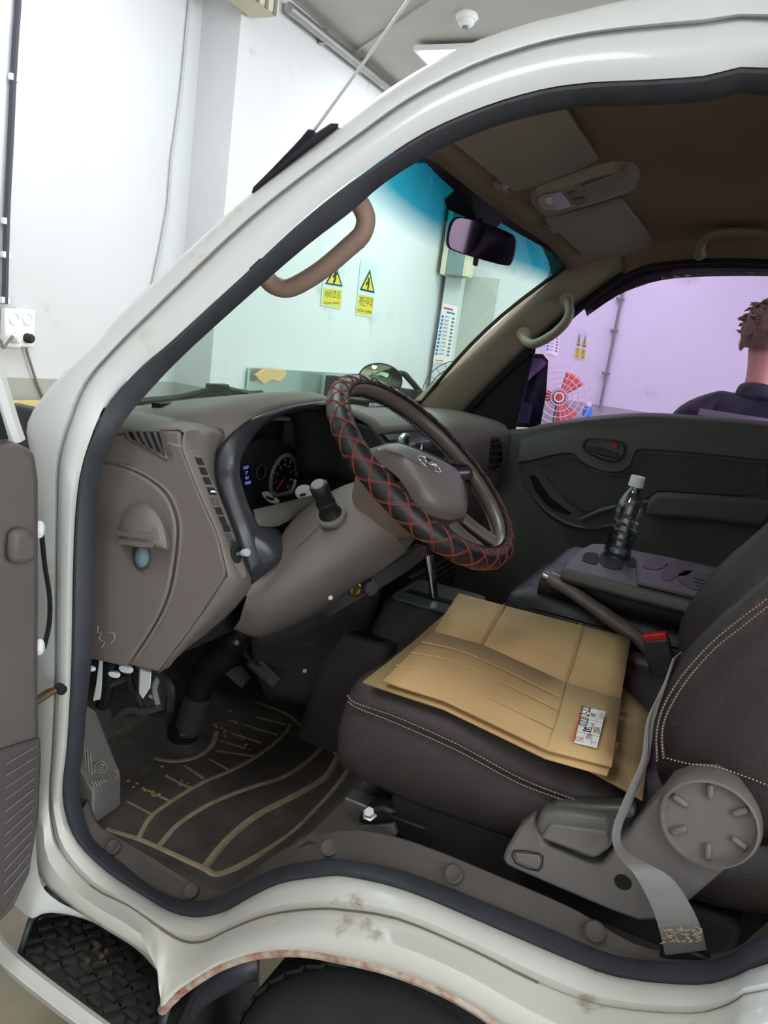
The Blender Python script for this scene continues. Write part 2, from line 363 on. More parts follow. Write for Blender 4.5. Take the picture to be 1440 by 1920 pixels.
# ---- wall mirror with paper on it
m0 = P(470, 690, Y=YB-.03); m1 = P(690, 712, Y=YB-.03)
t = thing('wall_mirror', (m0.x, YB-.02, .6), 'wide frameless mirror leaning on the wall behind windscreen', 'mirror')
M_mir = mat('mirror_glass', (205, 225, 222), .18, .75)
MB().box(((m0.x+m1.x)/2, YB-.02, (m0.z+.6)/2), (m1.x-m0.x, .015, m0.z-.6)).build('glass', M_mir, t, smooth=0)
MB().box(((m0.x+m1.x)/2, YB-.012, .59), (m1.x-m0.x, .03, .03)).build('bottom_rail', M_metal, t, smooth=0)
pp = [P(a, b, Y=YB-.06) for a, b in ((474, 702), (492, 690), (530, 692), (533, 702), (520, 716), (505, 712), (490, 720), (480, 712))]
tag(MB().prism(pp, (0, -.02, 0)).build('crumpled_paper', mat('tan_paper', (200, 170, 120), .8), bevel=.006), 'crumpled tan paper stuck on the wall mirror', 'paper')
bx = P(628, 728, Y=YB-.12)
t = thing('display_box', bx, 'small black box standing before the wall mirror', 'box')
MB().box(bx, (.12, .1, .16)).build('case', M_blackm, t, bevel=.01); MB().box(bx+Vector((0, -.052, 0)), (.1, .006, .13)).build('screen', M_black, t, bevel=.003)
MB().tube([bx, Vector((bx.x, bx.y, 0))], .02, 10).build('post', M_black, t); MB().lathe([(.14, 0), (.14, .02), (.02, .04), (0, .04)], (bx.x, bx.y, 0), (0, 0, 1), 20).build('foot', M_black, t)
# ---- fans
def fan(c, nrm, R, bladem, guardm, label, blades=4):
    t = thing('stand_fan', (c.x, c.y, 0), label, 'fan', 'stand fans in the garage'); nrm = nrm.normalized(); a, b = frame(nrm)
    g = MB()
    for sgn in (0, 1):
        for k in range(5):
            rr = R*(.25+.75*k/4); h = (1 if sgn else -1)*.05*sqrt(max(0, 1-(rr/R)**2))
            g.tube([c+nrm*h+a*(cos(2*pi*i/32)*rr)+b*(sin(2*pi*i/32)*rr) for i in range(32)], .0035, 4, closed=True)
        for i in range(24):
            an = 2*pi*i/24
            g.tube([c+nrm*((1 if sgn else -1)*.05*sqrt(1-(q)**2))+(a*cos(an)+b*sin(an))*(R*q) for q in (.18, .5, .8, .95, 1)], .002, 4)
    g.build('guard', guardm, t)
    for i in range(blades):
        an = 2*pi*i/blades; rows = []
        for q in (.12, .35, .6, .85):
            rows.append([c+nrm*(.018*(s))+(a*cos(an+s*(.5-.1*q))+b*sin(an+s*(.5-.1*q)))*(R*q) for s in (-1, -.3, .3, 1)])
        MB().grid(smoothgrid(rows, 2, 2)).build('blade', bladem, t, solid=.003)
    MB().lathe([(0, -.04), (R*.16, -.035), (R*.17, .02), (R*.1, .045), (0, .05)], c, nrm, 20).build('hub', bladem, t)
    MB().lathe([(R*.14, .056), (R*.16, .06), (R*.14, .064), (R*.12, .06)], c, nrm, 24, False).build('badge_ring', M_wplast, t)
    MB().lathe([(.0, -.2), (.06, -.19), (.07, -.08), (.05, -.05), (0, -.05)], c, nrm, 16).build('motor', M_grey, t)
    o = c-nrm*.12; MB().tube([o, Vector((o.x, o.y, .03))], .018, 10).build('pole', M_grey, t)
    MB().lathe([(.2, 0), (.2, .02), (.03, .05), (0, .05)], (o.x, o.y, 0), (0, 0, 1), 24).build('base', M_grey, t)
cf = P(1048, 745, X=XR-.7); fan(cf, CAM-cf, .235, mat('fan_blade_orange', (200, 90, 70), .4), mat('fan_guard_white', (215, 200, 205), .4), 'stand fan with orange blades seen through purple window', 3)
cf = P(858, 745, X=XR-1.2); fan(cf, CAM-cf, .26, mat('fan_blade_clear', (120, 150, 150), .4), mat('fan_guard_dark', (70, 85, 85), .4), 'stand fan with dark wire guard seen through the windscreen')
# clutter on the ledge behind purple window
bt = P(1100, 778, X=XR-.25); t = thing('spray_can', (bt.x, bt.y, 0), 'blue and white can on a small grey stand behind purple window', 'can')
MB().lathe([(0, 0), (.035, 0), (.035, .13), (.02, .15), (.02, .17), (0, .17)], bt-Vector((0, 0, .08)), (0, 0, 1), 16).build('can_body', M_blu, t)
MB().lathe([(.022, .15), (.022, .185), (0, .185)], bt-Vector((0, 0, .08)), (0, 0, 1), 16).build('cap', M_wplast, t)
MB().box((bt.x, bt.y, (bt.z-.08)/2), (.16, .16, bt.z-.08)).build('stand', M_dado, t, bevel=.01)
# ================================================================== TRUCK CAB SHELL
M_white = mat('truck_white', (209, 210, 207), .32, var=.015, vscale=4, coat=.3, stain=(196, 190, 172), stain_amt=.0, stain_scale=7)
M_whited = mat('truck_white_dirty', (208, 206, 198), .4, var=.03, vscale=6, coat=.15, stain=(150, 128, 96), stain_amt=.03, stain_scale=11)
M_rubber = mat('seal_rubber', (54, 56, 62), .5, var=.12, vscale=40)
M_trim = mat('taupe_plastic', (112, 104, 100), .55, var=.05, vscale=8, bump=.25, bscale=900)
M_trimd = mat('dark_plastic', (72, 67, 66), .55, var=.08, vscale=10, bump=.25, bscale=900)
M_tan = mat('pillar_beige', (150, 136, 116), .65, var=.06, vscale=7, bump=.2, bscale=700, stain=(112, 92, 70), stain_amt=.04, stain_scale=6)
M_lining = mat('headliner_cloth', (134, 114, 93), .9, var=.05, vscale=6, bump=.4, bscale=1200)
M_floor = mat('floor_rubber', (68, 63, 58), .75, var=.25, vscale=16, stain=(100, 88, 70), stain_amt=.05, stain_scale=14)
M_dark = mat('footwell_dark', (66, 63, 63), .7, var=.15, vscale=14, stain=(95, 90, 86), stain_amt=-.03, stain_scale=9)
cab = thing('truck_cab', (.78, .3, 0), 'white cabover truck cab seen through its open driver doorway', 'truck')
def XS(z): return .03+max(0, z-1.3)*.30
def PS(px, py, dx=0):
    X = .05
    for _ in range(12): X = XS(P(px, py, X=X).z)+dx
    return P(px, py, X=X)
# stations round the doorway: seal inner, seal outer, groove, outer edge (all traced where they stand on the side of the cab)
ST = [((1440,1762),(1440,1807),(1440,1855),(1440,1990)), ((1374,1802),(1374,1833),(1368,1882),(1350,2010)), ((1303,1815),(1303,1847),(1290,1900),(1260,2015)), ((1161,1804),(1161,1833),(1130,1885),(1090,2000)),
 ((1043,1757),(1043,1790),(1010,1842),(985,1952)), ((902,1698),(902,1729),(880,1778),(854,1870)), ((760,1644),(760,1670),(745,1722),(735,1820)), ((650,1622),(650,1644),(645,1706),(635,1796)),
 ((600,1620),(600,1645),(590,1704),(560,1784)), ((525,1635),(525,1657),(500,1716),(480,1789)), ((460,1665),(465,1685),(425,1745),(410,1812)), ((415,1690),(420,1710),(385,1764),(360,1842)),
 ((370,1697),(370,1720),(345,1764),(328,1866)), ((330,1692),(320,1710),(300,1738),(301,1895)), ((280,1670),(260,1675),(240,1697),(288,1806)), ((225,1625),(200,1635),(170,1660),(150,1712)),
 ((170,1580),(145,1580),(112,1592),(72,1640)), ((150,1525),(122,1525),(96,1530),(66,1540)), ((142,1475),(117,1475),(94,1475),(68,1475)), ((150,1400),(125,1400),(99,1400),(70,1400)),
 ((159,1300),(131,1300),(104,1300),(70,1300)), ((168,1220),(134,1220),(105,1220),(68,1220)), ((172,1050),(137,1050),(106,1050),(68,1050)), ((175,950),(142,950),(108,942),(66,930)),
 ((185,880),(152,880),(112,862),(56,845)), ((210,820),(172,816),(134,788),(52,792)), ((250,765),(203,750),(165,715),(95,725)), ((310,695),(266,683),(222,648),(178,645)), ((362,640),(322,638),(277,594),(235,580)),
 ((485,530),(458,512),(412,463),(385,438)), ((575,455),(550,425),(500,385),(472,362)), ((655,395),(632,357),(590,315),(562,293)), ((720,335),(703,308),(665,260),(640,232)), ((815,277),(800,246),(768,187),(738,160)),
 ((920,232),(908,199),(885,126),(860,91)), ((1020,205),(1012,168),(995,88),(980,47)), ((1095,192),(1090,156),(1078,69),(1070,25)), ((1145,191),(1145,152),(1140,60),(1140,8)), ((1220,189),(1220,149),(1220,52),(1220,-8)),
 ((1320,182),(1320,142),(1320,44),(1320,-25)), ((1440,170),(1440,127),(1440,35),(1440,-40))]
NLOW = 16
rings = []
for i, (a, b, c, d) in enumerate(ST):
    low = 1 if i < NLOW-2 else (max(0, (NLOW+2-i)/4) if i < NLOW+2 else 0)
    mix = lambda p, q, t: (p[0]+(q[0]-p[0])*t, p[1]+(q[1]-p[1])*t)
    gx, ox = -.03*low-.004*(1-low), -.075*low-.006*(1-low)
    r = [PS(*b, .012), PS(*b, -.002), PS(*mix(b, c, .3), -.012-.008*low), PS(*mix(b, c, .75), -.016-.02*low), PS(*mix(b, c, .95), gx-.002), PS(*c, gx+.003), PS(*mix(c, d, .12), gx-.012), PS(*mix(c, d, .5), (gx+ox)/2-.012-.01*low), PS(*mix(c, d, .85), ox-.008), PS(*d, ox)]
    e = r[-1]; out = (e-r[0]); out.x = 0; out.normalize()
    if low > .5: tail = [e+Vector((.006, 0, 0))+out*.004, e+Vector((.03, 0, 0))+out*.006, e+Vector((.07, 0, 0))]
    else: tail = [e+Vector((.012, 0, 0))+out*.006, e+Vector((.045, 0, 0))+out*.012, e+Vector((.11, 0, 0))+out*.014]
    rings.append(r+tail)
# behind the picture edge: the rear door post closes the loop
def post(y, z, ny, nz):
    n = Vector((0, ny, nz)).normalized(); x = XS(z); o = Vector((x, y, z)); r = []
    for k, dx in ((0, .012), (.0, -.002), (.02, -.014), (.045, -.02), (.06, -.005), (.062, -.004), (.07, -.02), (.09, -.02), (.115, -.012), (.13, -.006)): r.append(o+n*k+Vector((dx, 0, 0)))
    e = r[-1]; return r+[e+Vector((.012, 0, 0))+n*.006, e+Vector((.045, 0, 0))+n*.012, e+Vector((.11, 0, 0))+n*.014]
rear = [post(-.10, 1.815, -.1, 1), post(-.24, 1.79, -.7, .7), post(-.32, 1.66, -1, .1), post(-.34, 1.4, -1, 0), post(-.33, 1.15, -1, -.1), post(-.27, 1.0, -.9, -.5)]
sm = []
ncol = len(rings[0])
loop = rings+rear
cols = [cr([r[j] for r in loop], 3, True) for j in range(ncol)]
body = MB().grid([[c[i] for c in cols] for i in range(len(cols[0]))], cu=True)
bo_ = body.build('body_side', M_white, cab, smooth=60)
bo_.data.materials.append(M_whited)
for pl in bo_.data.polygons:
    if pl.center.z+ORG[cab.name].z < .86: pl.material_index = 1
# rusty lip round the wheel arch
lip = cr([rings[i][9] for i in range(3, 14)], 4)
M_rust = mat('rusty_edge', (205, 200, 185), .6, c2=(150, 84, 62), var=.1, vscale=55)
MB().tube([p+Vector((.004, 0, -.002)) for p in lip], .008, 8).build('wheel_arch_lip', M_rust, cab)
# dark crease line between sill and arch panel
crease = cr([rings[i][5] for i in range(4, 16)], 4)
MB().tube([p+Vector((-.002, 0, 0)) for p in crease], .0028, 6).build('seam_sealer', mat('seam_dirt', (112, 104, 90), .8), cab)
# door seal: double-lipped rubber
so, si = [], []
for a, b, c, d in ST: so.append(PS(*b, -.004)); si.append(PS(*a, .03))
for r in rear: so.append(r[1]); n = (r[8]-r[1]); n.x = 0; si.append(r[1]-n.normalized()*.03+Vector((.03, 0, 0)))
so = cr(so, 3, True); si = cr(si, 3, True)
seal = []
for i in range(len(so)):
    a, b = so[i], si[i]; t = (so[(i+1) % len(so)]-so[i-1]).normalized(); n = (b-a); h = n.cross(t).normalized()
    h = -h
    seal.append([a+n*u+h*v for u, v in ((.06, -.006), (.07, .000), (.16, .0035), (.32, .0045), (.45, .002), (.52, -.002), (.6, .000), (.8, .002), (.93, .0), (.99, -.002), (.97, -.008), (.5, -.012))])
MB().grid(seal, cu=True, cv=True).build('door_seal', M_rubber, cab, smooth=50)
# ---- roof skin and headliner
def zl(y): return [(.52, 1.808), (.46, 1.838), (.40, 1.868), (.33, 1.895), (.2, 1.918), (.0, 1.932), (-.3, 1.93), (-.5, 1.90)]
HY = [(.53, 1.806), (.46, 1.84), (.40, 1.868), (.33, 1.893), (.2, 1.915), (.0, 1.93), (-.25, 1.932), (-.42, 1.90)]
def hl(x, y, z):      # headliner height falls towards both side rails
    u = abs(x-.78)/.58; k = max(0, u-.6)/.4
    return z-.035*min(1, k)**2
rows = [[Vector((.2+1.16*j/12, y+(.03 if y > .5 else 0)*(1-abs(j-6)/6)**.5, hl(.2+1.16*j/12, y, z))) for j in range(13)] for y, z in HY]
MB().grid(smoothgrid(rows, 3, 1)).build('headliner', M_lining, cab, solid=.006, soff=0)
rows = [[Vector((.25+1.2*j/12, y, (z+.055)-.09*(abs(j-6)/6)**4)) for j in range(13)] for y, z in [(.59, 1.78)]+HY[1:]+[(-.5, 1.8)]]
MB().grid(smoothgrid(rows, 2, 1)).build('roof', M_white, cab, solid=.004, soff=0)
# ---- windscreen
wb = [(.10, .955, 1.325), (.30, 1.05, 1.31), (.55, 1.10, 1.30), (.78, 1.115, 1.298), (1.01, 1.10, 1.30), (1.26, 1.05, 1.31), (1.47, .955, 1.33)]
wt = [(.20, .50, 1.805), (.36, .545, 1.818), (.56, .575, 1.822), (.78, .585, 1.824), (1.0, .575, 1.822), (1.2, .55, 1.818), (1.40, .515, 1.808)]
wrow = []
for k in range(6):
    t = k/5; wrow.append([lerp(Vector(a), Vector(b), t)+Vector((0, .025*sin(pi*t), .02*sin(pi*t))) for a, b in zip(wb, wt)])
G_wind = sheet_glass('windscreen_glass', (.80, .985, .90), .02, (1.725, 1.815, (.003, .12, .19)))
MB().grid(smoothgrid(wrow, 2, 2)).build('windscreen', G_wind, cab, smooth=60)
M_frit = mat('glass_frit', (14, 20, 24), .3)
def frit(path, wdt, up): return MB().strip([p+up*0 for p in path], [p+up*wdt for p in path], .004)
dn = Vector((0, .66, -.75))
top = cr(wt, 5); bot = cr(wb, 5)
MB().strip([p+Vector((0, -.004, .004)) for p in top], [p+dn*.022+Vector((0, .0, 0)) for p in top], .006).build('glass_edge_band', M_frit, cab)
MB().strip(bot, [p-dn*.02+Vector((0, .003, 0)) for p in bot], .006).build('glass_edge_band', M_frit, cab)
rs = [w_[-1] for w_ in smoothgrid(wrow, 2, 2)]
MB().strip(rs, [p+Vector((-.012, .004, 0)) for p in rs], .006).build('glass_edge_band', M_frit, cab)
# dark print patch behind mirror
wn_ = Vector((0, .75, .66)); wo_ = Vector((.78, .598, 1.812))-wn_*.012
pts_t = [Pp(x, y, wo_, wn_) for x, y in ((862, 322), (862, 345), (852, 362), (834, 376), (838, 392), (870, 406), (905, 420), (930, 428), (944, 414), (962, 404), (1000, 416), (960, 385))]
MB().prism(pts_t, wn_*.004).build('mirror_patch', M_frit, cab, smooth=0)
# ---- passenger pillar trim (beige) and black door-frame rubber beside it
L = PX([(775, 768, 1.47), (790, 750, 1.465), (850, 697, 1.455), (910, 642, 1.44), (985, 572, 1.42), (1040, 521, 1.405), (1088, 478, 1.395), (1120, 455, 1.38)])
R = PX([(855, 800, 1.53), (868, 776, 1.53), (905, 735, 1.53), (960, 681, 1.525), (1035, 612, 1.51), (1100, 560, 1.49), (1165, 514, 1.475), (1215, 494, 1.46)])
rows = []
for a, b in zip(L, R): rows.append([a+Vector((.05, .04, 0)), a, lerp(a, b, .3)+Vector((-.022, 0, 0)), lerp(a, b, .7)+Vector((-.02, 0, 0)), b, b+Vector((.03, -.01, 0))])
MB().grid(smoothgrid(rows, 3, 3)).build('pillar_trim', M_tan, cab, solid=.004)
R2 = cr(R+PX([(1320, 484, 1.45), (1440, 486, 1.45), (1560, 500, 1.45)]), 4)
MB().tube([p+Vector((-.004, -.006, -.004)) for p in R2], .012, 8).build('door_frame_rubber', M_blackm, cab)
MB().grid([[p+Vector((-.02, -.01, .0)) for p in cr(PX([(1165, 514, 1.475), (1215, 494, 1.46), (1320, 484, 1.45), (1440, 486, 1.45), (1560, 500, 1.45)]), 4)], [Vector((1.33, p.y+.02, 1.905)) for p in cr(PX([(1165, 514, 1.475), (1215, 494, 1.46), (1320, 484, 1.45), (1440, 486, 1.45), (1560, 500, 1.45)]), 4)]]).build('side_lining', M_lining, cab, solid=.004)
# ---- floor, footwell, firewall, rear wall
FZ, SZF = .57, .76
FY = [(1.16, .95), (1.12, .74), (1.06, .62), (.98, FZ+.004), (.62, FZ), (.575, FZ+.01), (.49, .72), (.46, SZF-.005), (.0, SZF), (-.5, SZF)]
rows = [[Vector((x, y, z)) for x in (.075, .1, .3, .5, .7, .9, 1.2, 1.5)] for y, z in FY]
MB().grid(rows).build('cab_floor', M_floor, cab, smooth=30, solid=.01)
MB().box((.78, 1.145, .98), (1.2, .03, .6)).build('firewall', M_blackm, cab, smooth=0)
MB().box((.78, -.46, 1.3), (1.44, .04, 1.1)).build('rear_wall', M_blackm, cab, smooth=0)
MB().box((.075, 1.05, .95), (.03, .16, .74)).build('kick_panel', M_dark, cab, bevel=.005)
MB().box((1.56, .95, 1.0), (.03, .5, .74)).build('kick_panel', M_dark, cab, bevel=.005)
MB().box((.045, -.38, 1.3), (.05, .12, 1.0)).build('rear_post_trim', M_blackm, cab, bevel=.005)
# sill scuff plate
inn = [(1440,1728),(1372,1782),(1290,1790),(1190,1770),(1080,1706),(930,1640),(780,1580),(680,1556),(610,1562),(545,1585),(490,1622),(448,1655),(395,1668),(335,1638),(262,1592),(205,1560),(185,1545),(165,1500)]
rows = []
for (a, b, c, d), q in zip(ST, inn):
    p0 = PS(*a, .028); p1 = PS(*lerp(Vector(a), Vector(q), .22), .034); p2 = PS(*lerp(Vector(a), Vector(q), .85), .048); p3 = PS(*q, .055)
    rows.append([p0+Vector((0, 0, -.01)), p0, p1+Vector((0, 0, .003)), lerp(p1, p2, .5), p2, p3, p3+Vector((.004, 0, -.03))])
M_scuff = mat('scuff_plate_plastic', (74, 67, 62), .65, var=.15, vscale=12, bump=.3, bscale=700, stain=(104, 88, 70), stain_amt=.04, stain_scale=10)
sc = MB().grid(smoothgrid(rows, 3, 2)).build('scuff_plate', M_scuff, cab)
for px, py in ((852, 1641), (1115, 1748), (620, 1592), (217, 1590), (362, 1672), (500, 1650)):
    c = PS(px, py, .043); MB().lathe([(.013, 0), (.013, .002), (.011, .0035), (.008, .002), (.0, .002)], c+Vector((-.006, 0, .006)), (-.6, 0, .8), 20).build('screw_cap', M_scuff, sc)
# ---- step well below the sill
SZ = .40
M_stepb = mat('step_black', (50, 48, 46), .6, var=.25, vscale=20, stain=(128, 112, 88), stain_amt=.14, stain_scale=8)
sp = PZ([(30, 1792), (58, 1730), (82, 1716), (140, 1711), (170, 1720), (250, 1775), (288, 1803), (300, 1830), (300, 1960), (250, 1962)], SZ)
MB().prism(sp, (0, 0, -.03)).build('step_tray', M_stepb, cab, bevel=.006)
stp = MB(); 
wl = PZ([(30, 1792), (58, 1730), (82, 1716), (140, 1711), (170, 1720), (250, 1775), (288, 1803), (300, 1830), (300, 1960)], SZ)
wl2 = [p+Vector((.02, 0, .055)) for p in wl]
MB().grid([cr(wl, 3), cr(wl2, 3)]).build('step_rim', M_rubber, cab, solid=.008)
A, B, D = P(70, 1770, Z=SZ), P(240, 1800, Z=SZ), P(215, 1900, Z=SZ)
ex = (P(290, 1815, Z=SZ)-P(62, 1735, Z=SZ)); ex.z = 0; ex.normalize(); ey = Vector((-ex.y, ex.x, 0))
def inside(p, poly):
    c = False
    for i in range(len(poly)):
        a, b = poly[i], poly[i-1]
        if (a.y > p.y) != (b.y > p.y) and p.x < (b.x-a.x)*(p.y-a.y)/(b.y-a.y)+a.x: c = not c
    return c
cm = None; cen = sum(sp, Vector())/len(sp); shr = [cen+(p-cen)*.88 for p in sp]
for i in range(-14, 15):
    for j in range(-14, 15):
        p = cen+ex*(i*.034+(.017 if j % 2 else 0))+ey*(j*.017)
        if inside(p, shr):
            r = (i+j) % 2
            o = MB().box(p+Vector((0, 0, .004)), (.027, .008, .009), (lerp(ex, ey, .5 if r else -.5).normalized()*1, lerp(ey, -ex, .5 if r else -.5).normalized(), Vector((0, 0, 1)))).build('tread_cleat', M_stepb, cab, smooth=0)
# white bumper strip edging the step and lower front corner
e = PZ([(-10, 1765), (22, 1800), (60, 1832), (120, 1878), (210, 1945), (300, 2010)], SZ+.0)
MB().tube(cr(e, 4), .013, 8).build('step_edge', M_whited, cab)
MB().strip([p+Vector((-.01, 0, 0)) for p in e], [p+Vector((-.0, 0, -.025)) for p in e], .01).build('bumper_side', M_white, cab)
cor = [PX([(66, 1540), (72, 1640), (95, 1680), (150, 1712), (200, 1740), (262, 1780), (295, 1815)], -.03), PZ([(-30, 1640), (20, 1690), (60, 1722), (84, 1706), (142, 1702), (252, 1765), (300, 1812)], SZ+.09)]
MB().grid(smoothgrid([cor[0], [lerp(a, b, .5)+Vector((-.006, 0, 0)) for a, b in zip(*cor)], cor[1]], 3, 3)).build('step_surround', M_white, cab)
# ---- wheel arch liner and tyre
yc, zc2, Rr = .255, .33, .32
MB().grid([[Vector((x, yc+cos(a)*(Rr+.05), zc2+sin(a)*(Rr+.03))) for x in (.0, .25)] for a in [pi*k/16 for k in range(-2, 19)]]).build('wheel_housing', M_blackm, cab, solid=.006)
fl = PX([(300, 1990, .05), (330, 1905, .05), (375, 1850, .05), (440, 1812, .06), (475, 1800, .08)])
MB().tube(cr(fl, 4), .03, 10).build('fender_liner', mat('liner_black', (40, 43, 50), .45), cab)
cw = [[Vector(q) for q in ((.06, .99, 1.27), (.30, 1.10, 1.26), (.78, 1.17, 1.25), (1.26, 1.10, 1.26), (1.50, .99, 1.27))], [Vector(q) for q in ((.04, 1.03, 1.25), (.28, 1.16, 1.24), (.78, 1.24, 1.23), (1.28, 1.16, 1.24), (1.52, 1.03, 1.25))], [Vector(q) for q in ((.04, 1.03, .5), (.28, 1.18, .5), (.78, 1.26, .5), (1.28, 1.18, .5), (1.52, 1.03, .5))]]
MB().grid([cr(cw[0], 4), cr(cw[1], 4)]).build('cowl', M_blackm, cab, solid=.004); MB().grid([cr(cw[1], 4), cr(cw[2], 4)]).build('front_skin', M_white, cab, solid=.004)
# raised grip pattern on the bare floor in front of the seat
g = MB()
for i in range(22):
    for j in range(9):
        y = .56-.0085*j*1.15-.03; x = .10+.011*i+(.0055 if j % 2 else 0)
        z = FZ+.01+(.575-y)/(.575-.49)*(.72-FZ-.01) if y > .49 else (.72+(.49-y)/.03*(SZF-.725) if y > .46 else SZF)
        g.box((x, y, z+.001), (.008, .006, .004))
tag(g.build('floor_grip', M_floor, cab, smooth=0), kind='stuff')
# ================================================================== DASHBOARD
dash = thing('dashboard', (.5, .9, .9), 'taupe plastic dashboard with vents, switches and dark instrument hood', 'dashboard')
M_dash = mat('dash_plastic', (113, 104, 99), .5, var=.04, vscale=6, bump=.25, bscale=1000)
M_dasht = mat('dash_top_plastic', (120, 112, 104), .55, var=.04, vscale=6, bump=.3, bscale=1000)
M_bez = mat('bezel_satin_black', (50, 51, 56), .3, var=.1, vscale=20)
M_face = mat('gauge_face', (30, 30, 32), .45)
# end panel facing the doorway
XE = .10
ep = [(140, 815), (216, 811), (300, 805), (335, 806), (341, 841), (376, 931), (407, 1000), (425, 1072), (420, 1088), (360, 1178), (297, 1262), (240, 1248), (166, 1231), (130, 1222)]
MB().prism(PX(ep, XE), (.03, 0, 0)).build('end_panel', M_dash, dash, bevel=.006, seg=3)
# raised fuse cover with curved rear edge
fc = cr([Vector(q+(0,)) for q in [(192, 868), (208, 869), (250, 882), (290, 905), (315, 930), (330, 965), (334, 1000), (328, 1060), (318, 1110), (300, 1155), (270, 1205), (240, 1248)]], 3)
fcp = [(q.x, q.y) for q in fc]+[(166, 1231), (150, 1226), (168, 960), (178, 900)]
MB().prism(PX(fcp, XE-.0005), (-.008, 0, 0)).build('fuse_cover', M_dash, dash, bevel=.004, seg=3)
MB().tube(PX([(a+6, b-1) for a, b in fcp[4:-5]], XE-.001), .0035, 6).build('cover_bead', M_dash, dash)
# side air outlet: rounded hood over a blue-grey lens
oc = P(268, 990, X=XE-.012)
hood = []
hb = cr([Vector(q+(0,)) for q in [(219, 1010), (222, 985), (232, 962), (250, 946), (268, 940), (286, 945), (302, 962), (312, 985), (318, 1010), (319, 1033), (300, 1033), (268, 1028), (240, 1025), (224, 1020)]], 2, True)
hc = Vector((268, 996, 0))
for k, h in ((1.0, 0), (.97, .010), (.86, .022), (.62, .030), (.3, .033), (.02, .034)):
    hood.append([P(hc.x+(q.x-hc.x)*k, hc.y+(q.y-hc.y)*k+(1-k)*12, X=XE-.008-h) for q in hb])
MB().loft(hood).build('outlet_hood', M_dash, dash)
for yy in (997, 1013): MB().strip(cr(PX([(222+(yy-997)*.1, yy-2, XE-.034), (245, yy+1, XE-.042), (268, yy+3, XE-.0435), (288, yy+4, XE-.042)]), 4), cr(PX([(222, yy+7, XE-.033), (245, yy+10, XE-.041), (268, yy+13, XE-.042), (288, yy+13, XE-.040)]), 4), .003).build('raised_lettering_bar', M_dash, dash, bevel=.0006)
MB().lathe([(0, -.002), (.021, -.001), (.022, .004), (.019, .006), (0, .0065)], P(267, 1042, X=XE-.010), (-1, 0, 0), 24, sx=.8, sy=1.15).build('outlet_socket', M_trimd, dash)
MB().lathe([(.0, .0), (.0155, .001), (.0145, .007), (.009, .011), (0, .012)], P(269, 1044, X=XE-.013), (-1, 0, 0), 24, sx=.8, sy=1.15).build('outlet_lens', mat('lens_blue_grey', (104, 122, 128), .2), dash)
for pts in ([(176, 1178), (184, 1174), (183, 1186), (190, 1186), (186, 1198), (196, 1204), (190, 1215)], [(205, 1185), (214, 1188), (214, 1198), (208, 1206)]):
    MB().tube(cr(PX(pts, XE-.009), 3), .0009, 4).build('scratch_mark', mat('scratch', (150, 144, 138), .7), dash)
# defroster outlet near the door
dv = [(236, 807), (303, 805), (318, 860), (312, 863), (290, 848), (262, 835), (243, 825)]
dfr = MB().prism(PX(dv, XE+.001), (-.006, 0, 0)).build('door_vent', M_dash, dash, bevel=.003)
dv2 = [(242, 810), (298, 809), (309, 852), (290, 842), (264, 830), (247, 822)]
MB().prism(PX(dv2, XE-.005), (-.002, 0, 0)).build('vent_recess', M_blackm, dfr, smooth=0)
for k in range(5):
    x = 250+k*13; MB().strip(PX([(x-3, 808), (x+4, 822+k*2), (x+13, 834+k*5)], XE-.012), PX([(x+3, 808), (x+10, 822+k*2), (x+19, 836+k*5)], XE-.007), .002).build('slat', M_trimd, dfr)
# fascia turning to the driver: carries the switch strip
fr = [[(341, 841, .10), (360, 845, .116), (386, 845, .15), (405, 850, .22)], [(376, 931, .10), (388, 925, .113), (398, 915, .14), (404, 902, .21)], [(407, 1000, .10), (417, 996, .113), (425, 988, .14), (432, 978, .212)],
      [(425, 1072, .10), (437, 1066, .113), (447, 1060, .14), (458, 1052, .22)], [(420, 1088, .10), (438, 1096, .113), (455, 1099, .14), (470, 1098, .235)], [(360, 1178, .10), (378, 1174, .114), (396, 1167, .15), (421, 1160, .24)], [(297, 1262, .10), (304, 1257, .12), (311, 1250, .15), (324, 1238, .24)]]
frw = [[Vector((.10, .93, 1.295)), Vector((.135, .95, 1.30)), Vector((.185, .95, 1.315)), Vector((.25, .93, 1.325))], [P(335, 805, X=.10), P(345, 797, X=.125), P(375, 795, X=.18), P(418, 806, X=.228)]]+[PX(r) for r in fr]
MB().grid(smoothgrid(frw, 3, 3)).build('fascia', M_dash, dash, solid=.002, soff=0)
